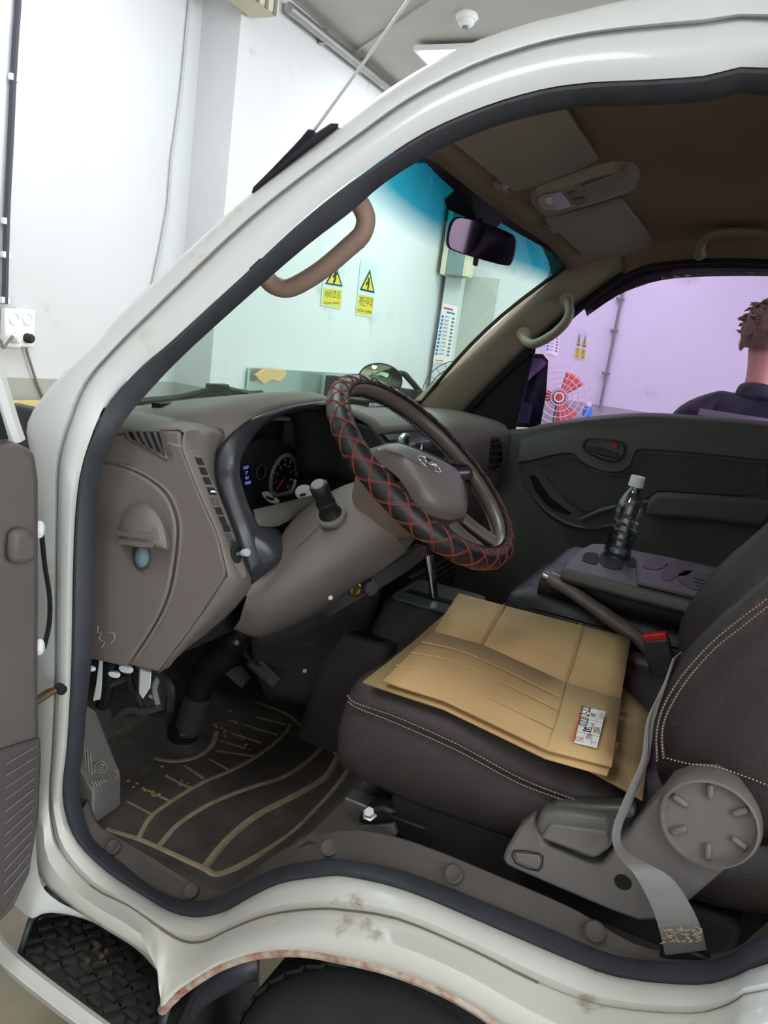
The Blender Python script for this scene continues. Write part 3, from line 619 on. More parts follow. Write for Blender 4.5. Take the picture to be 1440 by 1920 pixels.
# switch strip
sw = PX([(352, 842, .112), (370, 842, .122), (401, 913, .139), (429, 983, .139), (456, 1060, .139), (460, 1080, .137), (446, 1086, .126), (435, 1052, .119), (407, 985, .116), (380, 912, .114)])
stp = MB().prism([p+Vector((-.001, -.002, 0)) for p in sw], (-.0012, -.003, .0)).build('switch_strip', M_trim, dash, bevel=.0015)
def onstrip(t, u, d=0):     # t down the strip, u across
    a = P(lerp(354, 440, t), lerp(842, 1070, t), X=lerp(.112, .119, t)); b = P(lerp(371, 459, t), lerp(844, 1068, t), X=lerp(.122, .139, t))
    return lerp(a, b, u)+Vector((-.002-d*.4, -.006-d, 0))
for i, t in enumerate((.09, .17, .25, .335, .42, .50, .575, .64, .72)):
    a, b, c, d = onstrip(t-.03, .15), onstrip(t-.03, .85), onstrip(t+.03, .85), onstrip(t+.03, .15)
    hgt = .004 if i in (3, 7) else .0015
    MB().prism([a, b, c, d], (-.001, -hgt, 0)).build('switch', M_blackm if i not in (4, 8) else M_trimd, stp, bevel=.001)
    if i == 3: MB().prism([lerp(a, c, .35)+Vector((-.001, -.0045, 0)), lerp(b, d, .35)+Vector((-.001, -.0045, 0)), lerp(b, c, .6)+Vector((-.001, -.0045, 0)), lerp(a, d, .6)+Vector((-.001, -.0045, 0))], (0, -.0008, 0)).build('switch_icon', M_wplast, stp, smooth=0)
c = onstrip(.86, .5)
MB().lathe([(0, 0), (.014, 0), (.014, .003), (.009, .004), (0, .004)], c, (-.25, -1, .1), 20, sx=.75, sy=1.6).build('lever_slot', M_blackm, stp)
MB().tube([c, c+Vector((-.002, -.018, .008))], .003, 8).build('lever_stalk', M_grey, stp)
MB().lathe([(0, 0), (.006, .001), (.006, .008), (0, .009)], c+Vector((-.002, -.016, .007)), (-.2, -1, .3), 12, sx=1.3).build('lever_knob', mat('light_grey_plastic', (175, 176, 182), .4), stp)
# hood over the instruments
lip = PX([(404, 905, .21), (400, 880, .215), (404, 852, .22), (424, 822, .235), (468, 787, .285), (520, 767, .37), (572, 757, .46), (620, 754, .54), (655, 775, .575), (668, 830, .585), (668, 900, .585)])
crest = [Vector((.175, .85, 1.29)), Vector((.175, .86, 1.315)), Vector((.185, .87, 1.333)), Vector((.215, .87, 1.35)), Vector((.28, .87, 1.364)), Vector((.37, .87, 1.370)), Vector((.46, .87, 1.370)), Vector((.55, .87, 1.364)), Vector((.60, .87, 1.345)), Vector((.62, .87, 1.30)), Vector((.62, .87, 1.24))]
back = [Vector((.15, 1.02, 1.29)), Vector((.15, 1.04, 1.30)), Vector((.16, 1.05, 1.305)), Vector((.2, 1.06, 1.31)), Vector((.28, 1.07, 1.31)), Vector((.37, 1.08, 1.31)), Vector((.46, 1.08, 1.31)), Vector((.55, 1.07, 1.305)), Vector((.62, 1.05, 1.30)), Vector((.65, 1.03, 1.28)), Vector((.65, 1.02, 1.24))]
mid1 = [lerp(a, b, .45)+Vector((0, 0, .014)) for a, b in zip(lip, crest)]
mid2 = [lerp(a, b, .5)+Vector((0, 0, .004)) for a, b in zip(crest, back)]
MB().grid(smoothgrid([lip, mid1, crest, mid2, back], 3, 3)).build('instrument_hood', M_dasht, dash, solid=.006, soff=0)
# satin bezel round the cluster
bo = lip[::-1]+PX([(432, 978, .212), (447, 1020, .217), (470, 1097, .235)])
bi = PX([(447, 900, .25), (446, 876, .255), (450, 853, .262), (472, 817, .30), (500, 790, .34), (536, 772, .40), (574, 764, .465), (616, 762, .53), (640, 785, .56), (650, 835, .57), (652, 900, .57)])[::-1]+PX([(460, 940, .255), (478, 978, .262), (520, 1040, .30)])
ro = [lerp(a, b, .5)+Vector((0, -.012, .004)) for a, b in zip(bo, bi)]
MB().grid(smoothgrid([bo, ro, bi, [p+Vector((.01, .07, -.0)) for p in bi]], 3, 3)).build('cluster_bezel', M_bez, dash, solid=.004, soff=0)
MB().grid(smoothgrid([[p+Vector((0, .003, -.003)) for p in bi[:11]], [p+Vector((.004, .05, -.006)) for p in bi[:11]], [lerp(p, Vector((.41, .93, 1.2)), .12)+Vector((0, .09, 0)) for p in bi[:11]]], 2, 3)).build('hood_liner', M_blackm, dash, solid=.003)
lo = [PX([(432, 978, .212), (447, 1020, .217), (470, 1097, .235)]), PX([(462, 975, .235), (478, 1020, .24), (485, 1082, .25)]), PX([(488, 985, .27), (515, 1020, .27), (527, 1048, .28)]), PX([(520, 985, .33), (530, 1000, .33), (535, 1010, .34)])]
MB().grid(smoothgrid(lo, 3, 3)).build('bezel_foot', M_bez, dash, solid=.004)
# instrument panel
ip = thing('instrument_cluster', (.4, .87, 1.2), 'dark instrument cluster with white-ringed speedometer and blue display', 'instrument cluster')
YI = .865
def CI(px, py, d=0): return P(px, py, Y=YI-d)
oi = cr([CI(*q) for q in [(446, 930), (440, 880), (452, 845), (480, 826), (520, 826), (556, 845), (590, 885), (640, 900), (660, 950), (600, 975), (520, 985), (470, 990)]], 3, True)
MB().prism(oi, (0, .02, 0)).build('face_plate', M_face, ip, smooth=0)
MB().box((.4, .925, 1.23), (.40, .02, .24)).build('backing', M_blackm, ip, smooth=0)
def ringP(cx, cy, rx, ry, tilt, d, n=32):
    out = []
    for k in range(n):
        a = 2*pi*k/n; x = rx*cos(a); y = ry*sin(a); out.append(CI(cx+x*cos(tilt)-y*sin(tilt), cy+x*sin(tilt)+y*cos(tilt), d))
    return out
M_ring = mat('gauge_ring', (150, 152, 150), .3, .5)
c0 = CI(529, 896); ex = (CI(561, 900)-c0); rs_ = ex.length*.95
def gp(r, a, d=0): return c0+Vector((cos(a)*r, -d, sin(a)*r))
rsp = .050
spd = MB().tube([gp(rsp, 2*pi*k/40+radians(0), .004) for k in range(40) if not (225 < 360*k/40 < 315)], .0045, 8).build('speedometer_ring', M_ring, ip)
MB().prism([gp(rsp, 2*pi*k/40, .0008) for k in range(40)], (0, -.001, 0)).build('dial', mat('dial_black', (16, 16, 18), .5), ip, smooth=0)
M_num = mat('dial_white', (190, 192, 190), .5)
for k in range(9):
    a = radians(225-k*270/8); tk = MB().tube([gp(rsp*.86, a, .003), gp(rsp*.74, a, .003)], .0009, 4).build('tick_mark', M_num, ip)
    text(str(k*20), 'numeral', .0075, gp(rsp*.58, a, .0035), (1, 0, 0), (0, 0, 1), M_num, ip)
MB().tube([gp(0, 0, .005), gp(rsp*.68, radians(222), .005)], [.0018, .0008], 6).build('needle', mat('needle_red', (200, 60, 40), .4), ip)
MB().lathe([(0, 0), (.006, 0), (.005, .006), (0, .007)], c0, (0, -1, 0), 14).build('needle_cap', M_black, ip)
lcd = emit('blue_display', (130, 150, 235), .8)
MB().prism([CI(447, 872, .001), CI(470, 870, .001), CI(474, 908, .001), CI(450, 911, .001)], (0, -.001, 0)).build('display', mat('lcd_glass', (26, 30, 50), .2), ip, smooth=0)
for i, s in enumerate(('12:07', '27', '8.2', '13605')): text(s, 'display_digits', .0085, CI(461+i*1.2, 877+i*9.5, .0028), (1, 0, .02), (0, 0, 1), lcd, ip)
for cx, cy in ((490, 885), (590, 930)): MB().tube([CI(cx, cy, .003)+Vector((cos(2*pi*k/20)*.016, 0, sin(2*pi*k/20)*.016)) for k in range(20)], .0015, 6, closed=True).build('gauge_ring', M_trimd, ip)
st = cr([CI(*q, .004) for q in [(490, 925), (500, 921), (512, 930), (523, 938), (518, 944), (504, 942), (498, 937)]], 2, True)
MB().prism(st, (0, -.002, 0)).build('indicator_symbol', mat('cluster_white', (225, 225, 225), .4), ip, smooth=0)
for q in ((492, 938, 486, 945), (500, 932, 512, 936)): MB().tube([CI(q[0], q[1], .008), CI(q[2], q[3], .008)], .0025, 6).build('indicator_mark', M_black, ip)
dsk = P(569, 923, X=.43)
MB().lathe([(0, 0), (.021, 0), (.021, .003), (0, .003)], dsk, (-.35, -.9, .15), 24, sx=1.0, sy=.72).build('white_disc', MATS['cluster_white'], ip)  # flat white disc in front of the cluster face
MB().box(dsk+Vector((-.008, -.004, -.003)), (.016, .003, .004)).build('disc_mark', M_black, ip)
# dust-grey lower ledge of cluster
MB().grid(smoothgrid([PX([(476, 955, .27), (520, 945, .33), (580, 930, .41), (650, 915, .50)]), PX([(482, 985, .26), (525, 985, .32), (585, 950, .40), (655, 935, .49)])], 2, 3)).build('cluster_ledge', mat('dusty_plastic', (86, 82, 74), .8, var=.15, vscale=20), dash, solid=.004)
# ---- dash top and passenger side body (profile swept across)
def prof(x):
    k = max(0, min(1, (x-.62)/.2)); e = max(0, (x-1.25)/.22)
    return [(1.13, 1.298), (1.0, 1.318), (.86+.0*k, 1.332), (.76, 1.322), (.715-.01*k, 1.295), (.695-.015*k+.02*e, 1.22), (.69-.01*k+.03*e, 1.12), (.715, 1.04), (.76, .985), (.86, .95), (1.0, .95)]
rows = []
for i in range(14):
    x = .62+.86*i/13; rows.append([Vector((x, y-(.05*max(0, (x-1.3)/.18) if j > 2 else 0), z)) for j, (y, z) in enumerate(prof(x))])
MB().grid(smoothgrid(rows, 1, 3)).build('passenger_side_body', M_dash, dash)
MB().grid(smoothgrid([[Vector((.09, 1.06, 1.29)), Vector((.095, 1.0, 1.30)), Vector((.10, .9, 1.306)), Vector((.10, .78, 1.303))], [Vector((.10, 1.06, 1.30)), Vector((.14, 1.02, 1.315)), Vector((.14, .90, 1.325)), Vector((.13, .80, 1.322))], [Vector((.22, 1.10, 1.30)), Vector((.22, 1.05, 1.318)), Vector((.22, .95, 1.33)), Vector((.20, .86, 1.33))], [Vector((.66, 1.12, 1.298)), Vector((.66, 1.05, 1.315)), Vector((.66, .95, 1.32)), Vector((.66, .86, 1.32))]], 3, 3)).build('dash_top', M_dasht, dash, solid=.006, soff=0)
# passenger vent pod
pv = PX([(884, 816, 1.36), (912, 812, 1.40), (918, 856, 1.40), (908, 880, 1.40), (892, 872, 1.37)])
vent = MB().prism([p+Vector((0, -.045, 0)) for p in pv], (0, .03, 0)).build('passenger_vent', M_trimd, dash, bevel=.004)
cpv = sum(pv, Vector())/5
MB().prism([lerp(cpv, p, .8)+Vector((0, -.0465, 0)) for p in pv], (0, .004, 0)).build('vent_recess', M_blackm, vent, smooth=0)
for k in range(4): MB().strip([P(887+k*1, 826+k*13, X=1.37)+Vector((0, -.051, 0)), P(914, 824+k*13, X=1.40)+Vector((0, -.051, 0))], [P(888+k, 830+k*13, X=1.37)+Vector((0, -.043, 0)), P(914, 829+k*13, X=1.40)+Vector((0, -.043, 0))], .002).build('slat', M_trimd, vent)
MB().lathe([(0, 0), (.012, 0), (.012, .006), (0, .006)], P(900, 868, X=1.39)+Vector((0, -.045, 0)), (0, -1, .1), 16).build('vent_dial', M_black, vent)
# glovebox lid seam
gl = cr([Vector(q) for q in [(1.02, .672, 1.16), (1.06, .672, 1.19), (1.34, .676, 1.19), (1.37, .68, 1.16), (1.37, .70, 1.06), (1.02, .70, 1.06)]], 3, True)
MB().prism(gl, (0, -.008, .001)).build('glovebox_lid', M_dash, dash, bevel=.004)
# centre stack
stk = MB().prism([Vector((.60, .70, 1.335)), Vector((.62, .66, 1.30)), Vector((.62, .655, 1.12)), Vector((.62, .70, 1.02)), Vector((.60, .85, 1.0)), Vector((.60, .88, 1.335))], (.34, 0, 0)).build('centre_stack', M_bez, dash, bevel=.012, seg=3)
hp = [[Vector((x, y, z)) for x in (.60, .68, .77, .86, .95)] for y, z in ((.88, 1.345), (.80, 1.362), (.72, 1.35), (.68, 1.325))]
MB().grid(smoothgrid(hp, 3, 2)).build('stack_hood', M_dasht, dash, solid=.012)
for cx in (.68, .80):
    v = MB().box((cx, .652, 1.265), (.10, .012, .07)).build('centre_vent', M_trimd, stk, bevel=.004)
    for k in range(5): MB().box((cx, .645, 1.242+k*.0115), (.088, .012, .003), (Vector((1, 0, 0)), Vector((0, .9, .4)), Vector((0, -.4, .9)))).build('slat', M_blackm, stk)
MB().tube([Vector((.742, .642, 1.23)), Vector((.742, .64, 1.26)), Vector((.748, .642, 1.298))], .004, 8).build('chrome_accent', M_chrome, stk)
kc = P(752, 832, Y=.65)
MB().lathe([(.021, 0), (.024, .004), (.024, .012), (.020, .016), (.018, .012), (.018, .002)], kc, (0, -1, .05), 28, False).build('dial_ring', mat('silver_plastic', (190, 192, 196), .3, .7), stk)
MB().lathe([(0, .01), (.012, .012), (.018, .006), (.018, 0), (0, 0)], kc, (0, -1, .05), 20).build('dial_knob', M_black, stk)
MB().box((.78, .655, 1.16), (.22, .012, .06)).build('radio', M_black, stk, bevel=.003)
for k in range(6): MB().box((.69+.036*k, .647, 1.165), (.026, .006, .012)).build('radio_button', M_trimd, stk, bevel=.001)
# phone holder lying on dash top
ph = P(692, 765, Y=.80); t = thing('dash_clock', ph, 'small black digital clock with white marks on dash top', 'clock')
MB().box(ph, (.12, .05, .045)).build('case', M_black, t, bevel=.006)
for k in range(7): MB().box(ph+Vector((-.05+k*.012, -.0265, .012)), (.007, .003, .008)).build('white_mark', M_wplast, t)
MB().box(ph+Vector((0, .0, -.028)), (.09, .04, .015)).build('stand', M_grey, t, bevel=.003)
# lower trim strip with lighter socket
strip_t = PX([(598, 1140, .47), (640, 1105, .49), (690, 1070, .52), (740, 1050, .56), (790, 1020, .62)])
strip_b = PX([(612, 1153, .49), (660, 1130, .50), (705, 1105, .53), (750, 1075, .57), (795, 1040, .63)])
low = MB().strip(cr(strip_t, 3), cr(strip_b, 3), .03).build('lower_trim', M_trimd, dash, bevel=.004)
lc = P(663, 1104, X=.485)
MB().lathe([(.008, .0), (.013, 0), (.0135, .004), (.011, .006), (.010, .002), (.009, -.02), (0, -.02)], lc+Vector((-.002, -.006, 0)), (-.55, -.8, .1), 24).build('lighter_socket', mat('brass', (170, 140, 95), .3, .9), low)
lc2 = P(686, 1099, X=.50)
MB().lathe([(.0, .007), (.0145, .006), (.016, .002), (.016, 0), (0, 0)], lc2+Vector((-.004, -.012, 0)), (-.5, -.8, .1), 24).build('socket_cap', mat('cap_grey', (86, 88, 96), .45), low)
MB().tube([lc2+Vector((-.006, -.017, .016)), lc2+Vector((-.006, -.016, .024))], .004, 6).build('cap_hinge', M_trimd, low)
# dark lower dash bodies
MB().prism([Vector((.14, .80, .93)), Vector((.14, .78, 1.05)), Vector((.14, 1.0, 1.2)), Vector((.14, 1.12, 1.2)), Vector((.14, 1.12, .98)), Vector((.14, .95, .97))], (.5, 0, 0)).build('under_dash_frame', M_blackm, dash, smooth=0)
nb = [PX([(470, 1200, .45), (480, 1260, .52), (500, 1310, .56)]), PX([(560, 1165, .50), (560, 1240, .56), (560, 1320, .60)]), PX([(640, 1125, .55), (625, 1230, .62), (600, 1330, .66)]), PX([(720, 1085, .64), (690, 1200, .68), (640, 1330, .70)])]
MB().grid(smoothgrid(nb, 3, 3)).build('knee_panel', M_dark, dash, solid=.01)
for px, py, xx in ((578, 1137, .345), (620, 1118, .36), (572, 1255, .58), (395, 1165, .22)):
    MB().lathe([(0, .002), (.0045, .001), (.005, -.001), (0, -.002)], P(px, py, X=xx)+Vector((-.008, -.004, 0)), (-.7, -.6, -.2), 10).build('trim_clip', M_wplast, dash)
# exposed brackets and connectors under the dash end
t = thing('fuse_box', P(230, 1290, X=.2), 'exposed wiring, white brackets and connectors below dash end', 'wiring')
MB().prism(PX([(186, 1238), (192, 1238), (190, 1285), (188, 1312), (174, 1315), (180, 1285)], .14), (.012, .01, 0)).build('white_bracket', M_wplast, t, bevel=.001)
MB().prism(PX([(262, 1255), (284, 1262), (282, 1290), (268, 1312), (260, 1300)], .2), (.02, .02, 0)).build('white_housing', M_wplast, t, bevel=.002)
for px, py, xx, s in ((170, 1253, .12, .008), (214, 1264, .17, .010), (236, 1254, .17, .012), (286, 1306, .24, .007), (316, 1302, .25, .005)):
    MB().lathe([(0, -s*.6), (s*.8, -s*.5), (s, 0), (s*.7, s*.5), (0, s*.6)], P(px, py, X=xx), (-1, -.2, .2), 12, sx=1.3, sy=.7).build('connector', M_wplast, t)
for pts, r, mm in (([(200, 1285), (225, 1275), (242, 1272)], .008, M_trimd), ([(240, 1250), (243, 1280), (248, 1296)], .008, M_black), ([(205, 1240), (200, 1290), (192, 1325)], .014, M_black), ([(255, 1300), (270, 1330), (300, 1340), (320, 1330)], .006, M_black), ([(300, 1262), (320, 1290), (318, 1330)], .009, M_black), ([(215, 1345), (240, 1330), (275, 1333), (300, 1325)], .008, M_trimd), ([(300, 1265), (290, 1290), (296, 1320)], .006, M_grey)):
    MB().tube(cr(PX(pts, .22), 4), r, 8).build('wire_bundle', mm, t)
MB().prism(PX([(170, 1242), (260, 1262), (265, 1345), (180, 1345)], .30), (.02, .03, 0)).build('side_panel', M_dark, t, smooth=0)
# ================================================================== STEERING WHEEL
WC = Vector((.39, .487, 1.3015)); WA = .893; WR = .1955
E1 = Vector((1, 0, 0)); E2 = Vector((0, sin(WA), cos(WA))); WN = Vector((0, -cos(WA), sin(WA)))
sw = thing('steering_wheel', WC, 'steering wheel in black quilted cover with red diamond stitching', 'steering wheel')
M_lea = mat('cover_leather', (30, 30, 32), .34, var=.2, vscale=30, bump=.3, bscale=700)
M_redst = mat('red_thread', (150, 62, 54), .7)
M_pad = mat('pad_plastic', (106, 97, 93), .42, var=.04, vscale=8, bump=.15, bscale=1000)
M_spoke = mat('spoke_dark', (58, 54, 58), .3)
TR = .0195
def WP(a, t, r=TR):       # a round the wheel, t round the tube (t=0 outward, pi/2 toward the driver)
    d = E1*cos(a)+E2*sin(a); return WC+d*(WR+cos(t)*r)+WN*(sin(t)*r)
MB().grid([[WP(2*pi*i/96, 2*pi*k/16, TR-.0035) for k in range(16)] for i in range(96)], cu=True, cv=True).build('rim', mat('rim_brown', (98, 84, 76), .35, var=.1, vscale=30), sw)
# cover wraps the outside; it leaves the inner strip of rim bare
cov = []
for i in range(128):
    a = 2*pi*i/128; ring = []
    for k in range(19):
        t = -2.15+4.3*k/18; ring.append(WP(a, t, TR+.0006*sin(a*56+t*3)))
    for k in range(18, -1, -1):
        t = -2.15+4.3*k/18; ring.append(WP(a, t, TR-.003))
    cov.append(ring)
MB().grid(cov, cu=True, cv=True).build('rim_cover', M_lea, sw)
for fam in (1, -1):
    for s0 in range(3):
        for off in (-.085, .085):
            pts = []; n = 420; T = 10; run = []
            for i in range(n+1):
                a = 2*pi*i/n; t = fam*(T*a)+2*pi*s0/3+off
                tt = (t+pi) % (2*pi)-pi
                if abs(tt) < 1.95: run.append(WP(a, tt, TR+.0006))
                else:
                    if len(run) > 3: pts.append(run)
                    run = []
            if len(run) > 3: pts.append(run)
            g = MB()
            for rr in pts: g.tube(rr, .00048, 4)
            tag(g.build('red_stitching', M_redst, sw), kind='stuff')
g = MB()
for sd in (-1, 1):
    for i in range(170):
        a = 2*pi*i/170; g.tube([WP(a-.006, sd*2.12, TR+.0012), WP(a+.006, sd*2.0, TR+.0012)], .0011, 4)
tag(g.build('edge_lacing', M_lea, sw), kind='stuff')
def W2(px, py, h): return Pp(px, py, WC+WN*h, WN)
def W3(u, v, h): return WC+E1*u+E2*v+WN*h
# airbag pad
pad = [(706, 843), (727, 834), (748, 837), (790, 854), (837, 875), (859, 893), (869, 925), (871, 950), (868, 963), (845, 960), (819, 951), (793, 930), (782, 909), (764, 883), (737, 859), (715, 850)]
po = cr([W2(a, b, .028) for a, b in pad], 2, True); pc = sum(po, Vector())/len(po)
MB().loft([[lerp(pc, p, .97)-WN*.02 for p in po], [lerp(pc, p, 1.0)-WN*.006 for p in po], [lerp(pc, p, 1.0)+WN*.002 for p in po], [lerp(pc, p, .93)+WN*.009 for p in po], [lerp(pc, p, .7)+WN*.014 for p in po], [lerp(pc, p, .35)+WN*.016 for p in po], [lerp(pc, p, .02)+WN*.0165 for p in po]]).build('airbag_pad', M_pad, sw)
base = cr([W2(a, b, -.014) for a, b in [(698, 852), (708, 838), (740, 832), (800, 853), (850, 880), (874, 925), (874, 962), (866, 981), (838, 985), (805, 970), (775, 942), (748, 906), (722, 880)]], 2, True)
MB().loft([[p-WN*.03 for p in base], base, [lerp(pc-WN*.04, p, .93)+WN*.012 for p in base]]).build('pad_surround', M_spoke, sw, smooth=50)
# spokes
for path, r in (((W3(-.06, .012, -.008), W3(-.11, .012, -.010), W3(-.155, .008, -.006), W3(-.188, .004, 0)), .02), ((W3(.06, -.0, -.008), W3(.11, -.01, -.010), W3(.155, -.02, -.006), W3(.188, -.026, 0)), .02), ((W3(-.02, -.05, -.02), W3(-.025, -.11, -.016), W3(-.025, -.155, -.008), W3(-.025, -.19, 0)), .017), ((W3(.03, -.05, -.02), W3(.04, -.11, -.016), W3(.05, -.155, -.008), W3(.055, -.185, 0)), .017)):
    MB().tube(cr(path, 4), r, 10, flat=.5, up=WN).build('spoke', M_spoke if r == .02 else M_pad, sw)
MB().prism([W3(.095, .004, .004), W3(.165, -.010, .004), W3(.165, -.018, .004), W3(.10, -.008, .004)], WN*.006).build('spoke_accent', M_black, sw, bevel=.002)
# oval badge with slanted letter form
bc = W2(806, 871, .028+.0155); g = MB()
bu = (W2(832, 884, .0435)-W2(783, 858, .0435)).normalized(); bv = WN.cross(bu).normalized()
ea, eb = .026, .0135
g.tube([bc+bu*(ea*cos(2*pi*k/40))+bv*(eb*sin(2*pi*k/40)) for k in range(40)], .0018, 8, closed=True, up=WN)
badge = g.build('badge_ring', M_chrome, sw)
for a, b in (((-.012, -.0105), (-.006, .0112)), ((.006, -.0112), (.012, .0105))):
    MB().tube(cr([bc+bu*a[0]+bv*a[1], bc+bu*(a[0]*.55+b[0]*.45+.0015)+bv*0, bc+bu*b[0]+bv*b[1]], 3), .0021, 8, up=WN).build('badge_stroke', M_chrome, badge)
MB().tube([bc+bu*-.0085+bv*-.0022, bc+bu*.0085+bv*.0022], .0019, 8, up=WN).build('badge_stroke', M_chrome, badge)
# ================================================================== STEERING COLUMN
col = thing('steering_column', WC-WN*.1, 'taupe steering column cover with indicator stalk and rubber boot', 'steering column')
rows = [[(470,1096,.25),(463,1118,.24),(456,1140,.24),(450,1162,.26),(447,1179,.30)], [(512,1053,.30),(505,1090,.26),(498,1125,.25),(490,1165,.27),(488,1196,.33)], [(535,987,.35),(546,1030,.29),(553,1080,.265),(553,1130,.285),(560,1164,.35)],
        [(590,943,.38),(607,985,.315),(619,1030,.29),(627,1075,.305),(642,1107,.37)], [(647,914,.40),(664,955,.33),(680,995,.31),(697,1035,.335),(706,1070,.40)], [(700,900,.41),(712,940,.35),(726,980,.335),(745,1010,.355),(762,1032,.41)]]
full = []
for r in rows:
    h = PX(r); full.append(h+[Vector((.78+.04-p.x, p.y, p.z)) for p in h[::-1]])
MB().loft(smoothgrid(full, 3, 3, True)).build('column_cover', M_dash, col, smooth=60)
# parting line on the cover
MB().tube(cr([p+Vector((-.0005, -.0005, .0005)) for p in PX([(512, 1078, .272), (545, 1040, .285), (580, 1005, .30), (600, 985, .318)])], 4), .0007, 4).build('parting_line', M_trimd, col)
MB().lathe([(.0, -.13), (.06, -.125), (.075, -.10), (.088, -.075), (.092, -.05), (.085, -.035), (.04, -.03), (0, -.03)], WC, WN, 40).build('hub_cover', mat('hub_taupe', (128, 114, 100), .5, var=.04, vscale=8), col)
for a in (2.75, 3.05): MB().lathe([(0, 0), (.007, 0), (.007, .0025), (0, .002)], WC-WN*.06+(E1*cos(a)+E2*sin(a))*.0905, E1*cos(a)+E2*sin(a), 14).build('screw_hole', M_trimd, col)
# stalk
s0 = P(622, 968, X=.315); s1 = P(596, 908, X=.265); sd = (s1-s0).normalized()
MB().lathe([(.026, -.004), (.027, .004), (.022, .008), (0, .008)], s0, sd, 24).build('stalk_collar', M_trim, col)
MB().lathe([(.021, .0), (.021, .010), (.0175, .016), (.0165, .03), (.0175, .034), (.0175, .038), (.0155, .04), (.0155, .056), (.0165, .06), (.0165, .075), (.014, .0785), (0, .079)], s0, sd, 24).build('indicator_stalk', M_black, col)
MB().lathe([(.0, .0791), (.012, .0791), (.011, .0815), (0, .082)], s0, sd, 20).build('stalk_cap', M_grey, col)
sb, sv = frame(sd); MB().box(s0+sd*.056+sb*.0165, (.004, .004, .024), (sb, sv, sd)).build('stalk_icon', M_wplast, col, bevel=.001)
# lower shaft and boot
sh = PX([(468, 1165, .40), (445, 1193, .40), (419, 1229, .405), (384, 1262, .415), (372, 1300, .42), (350, 1371, .42), (343, 1389, .42)])
MB().tube([sh[0], lerp(sh[0], sh[1], .9)], .024, 20).build('shaft_sleeve', M_black, col)
MB().lathe([(.022, -.012), (.030, -.004), (.0315, .02), (.030, .034), (.0, .036)], sh[1], sh[2]-sh[1], 24).build('universal_joint', mat('gloss_black', (28, 28, 30), .2), col)
MB().tube(cr([lerp(sh[1], sh[2], .55), sh[2], sh[3], sh[4]], 5), [.030]*6+[.032]*5+[.0295]*5, 20).build('joint_cover', M_black, col)
g = []; L = (sh[5]-sh[4]).length; dd = (sh[5]-sh[4]).normalized()
prof_ = []
for k in range(16): prof_ += [(.0290, L*k/16), (.0288, L*(k+.35)/16), (.0245, L*(k+.5)/16), (.0245, L*(k+.85)/16)]
MB().lathe(prof_, sh[4], dd, 24).build('bellows_boot', mat('boot_rubber', (72, 72, 74), .4), col, smooth=25)
bl = sh[6]
MB().lathe([(.0, -.034), (.018, -.03), (.03, -.016), (.034, 0), (.032, .014), (.026, .024), (0, .026)], bl+Vector((0, 0, .02)), -dd, 24).build('boot_base', mat('gloss_black', (28, 28, 30), .2), col)
MB().lathe([(.062, 0), (.06, .008), (.04, .022), (.0, .024)], (bl.x+.005, bl.y, FZ+.002), (0, 0, 1), 28).build('floor_grommet', M_floor, col)
# ================================================================== PEDALS, FOOT REST, MAT
def pedal(name, quad, label, ribs):
    q = quad; t = thing(name, sum(q, Vector())/4, label, 'pedal'); n = (q[1]-q[0]).cross(q[3]-q[0]).normalized()
    if n.y > 0: n = -n
    MB().prism([p-n*.012 for p in q], n*.012).build('pad', mat('pedal_rubber', (52, 52, 54), .5), t, bevel=.004)
    def qq(u, v): return lerp(lerp(q[0], q[1], u), lerp(q[3], q[2], u), v)+n*.0012
    for a, b in ribs: MB().tube([qq(*a), qq(*b)], .0018, 5).build('rib', mat('pedal_rib', (92, 92, 94), .5), t)
    c = sum(q, Vector())/4; MB().tube(cr([c-n*.008, c+Vector((.0, .08, .05)), c+Vector((0, .12, .2))], 4), .009, 8).build('arm', M_black, t)
pedal('brake_pedal', PX([(418, 1258, .50), (455, 1245, .545), (472, 1272, .55), (455, 1292, .52)]), 'ribbed black brake pedal beside the steering boot', [((.1, .2+.16*k), (.5, .1+.16*k)) for k in range(5)]+[((.5, .1+.16*k), (.9, .2+.16*k)) for k in range(5)])
pedal('accelerator_pedal', PX([(458, 1242, .49), (492, 1235, .515), (529, 1273, .51), (512, 1292, .49)]), 'long black accelerator pedal right of the brake pedal', [((.25+.15*k, .08), (.25+.15*k, .95)) for k in range(5)])
fr_ = thing('foot_rest', P(190, 1500, X=.12), 'grey ribbed foot rest wedge with spiral pattern by the doorway', 'foot rest')
FT = [P(147, 1440, X=.088), P(175, 1484, X=.083), P(227, 1452, X=.17), P(178, 1330, X=.17), P(150, 1312, X=.095)]
M_fr = mat('foot_rest_rubber', (108, 103, 99), .6, var=.1, vscale=14, stain=(120, 104, 82), stain_amt=.05, stain_scale=12)
M_frr = mat('foot_rest_rib', (140, 133, 124), .7)
base_ = [Vector((FT[0].x, FT[0].y, FZ)), P(175, 1547, X=.085), P(227, 1512, X=.175), Vector((.19, 1.04, FZ)), Vector((.09, 1.04, FZ))]
MB().loft([base_, FT]).build('wedge', M_fr, fr_, bevel=.004)
fn = (FT[2]-FT[1]).cross(FT[3]-FT[1]).normalized()
if fn.z < 0: fn = -fn
def FP(px, py): return Pp(px, py, FT[1], fn)+fn*.0008
sc_ = FP(189, 1440); fu = (FP(200, 1440)-sc_); fv = (FP(189, 1428)-sc_)
MB().tube([sc_+fu*(1.15*k/40*cos(2*pi*2.6*k/40))+fv*(1.15*k/40*sin(2*pi*2.6*k/40)) for k in range(41)], .0012, 5).build('spiral_rib', M_frr, fr_)
for k in range(9):
    a = (160+k*1.0, 1342+k*11); b = (181+k*5.2, 1362+k*11)
    if k < 6: MB().tube([FP(a[0]-3, a[1]), FP(*b)], .0013, 5).build('rib', M_frr, fr_)
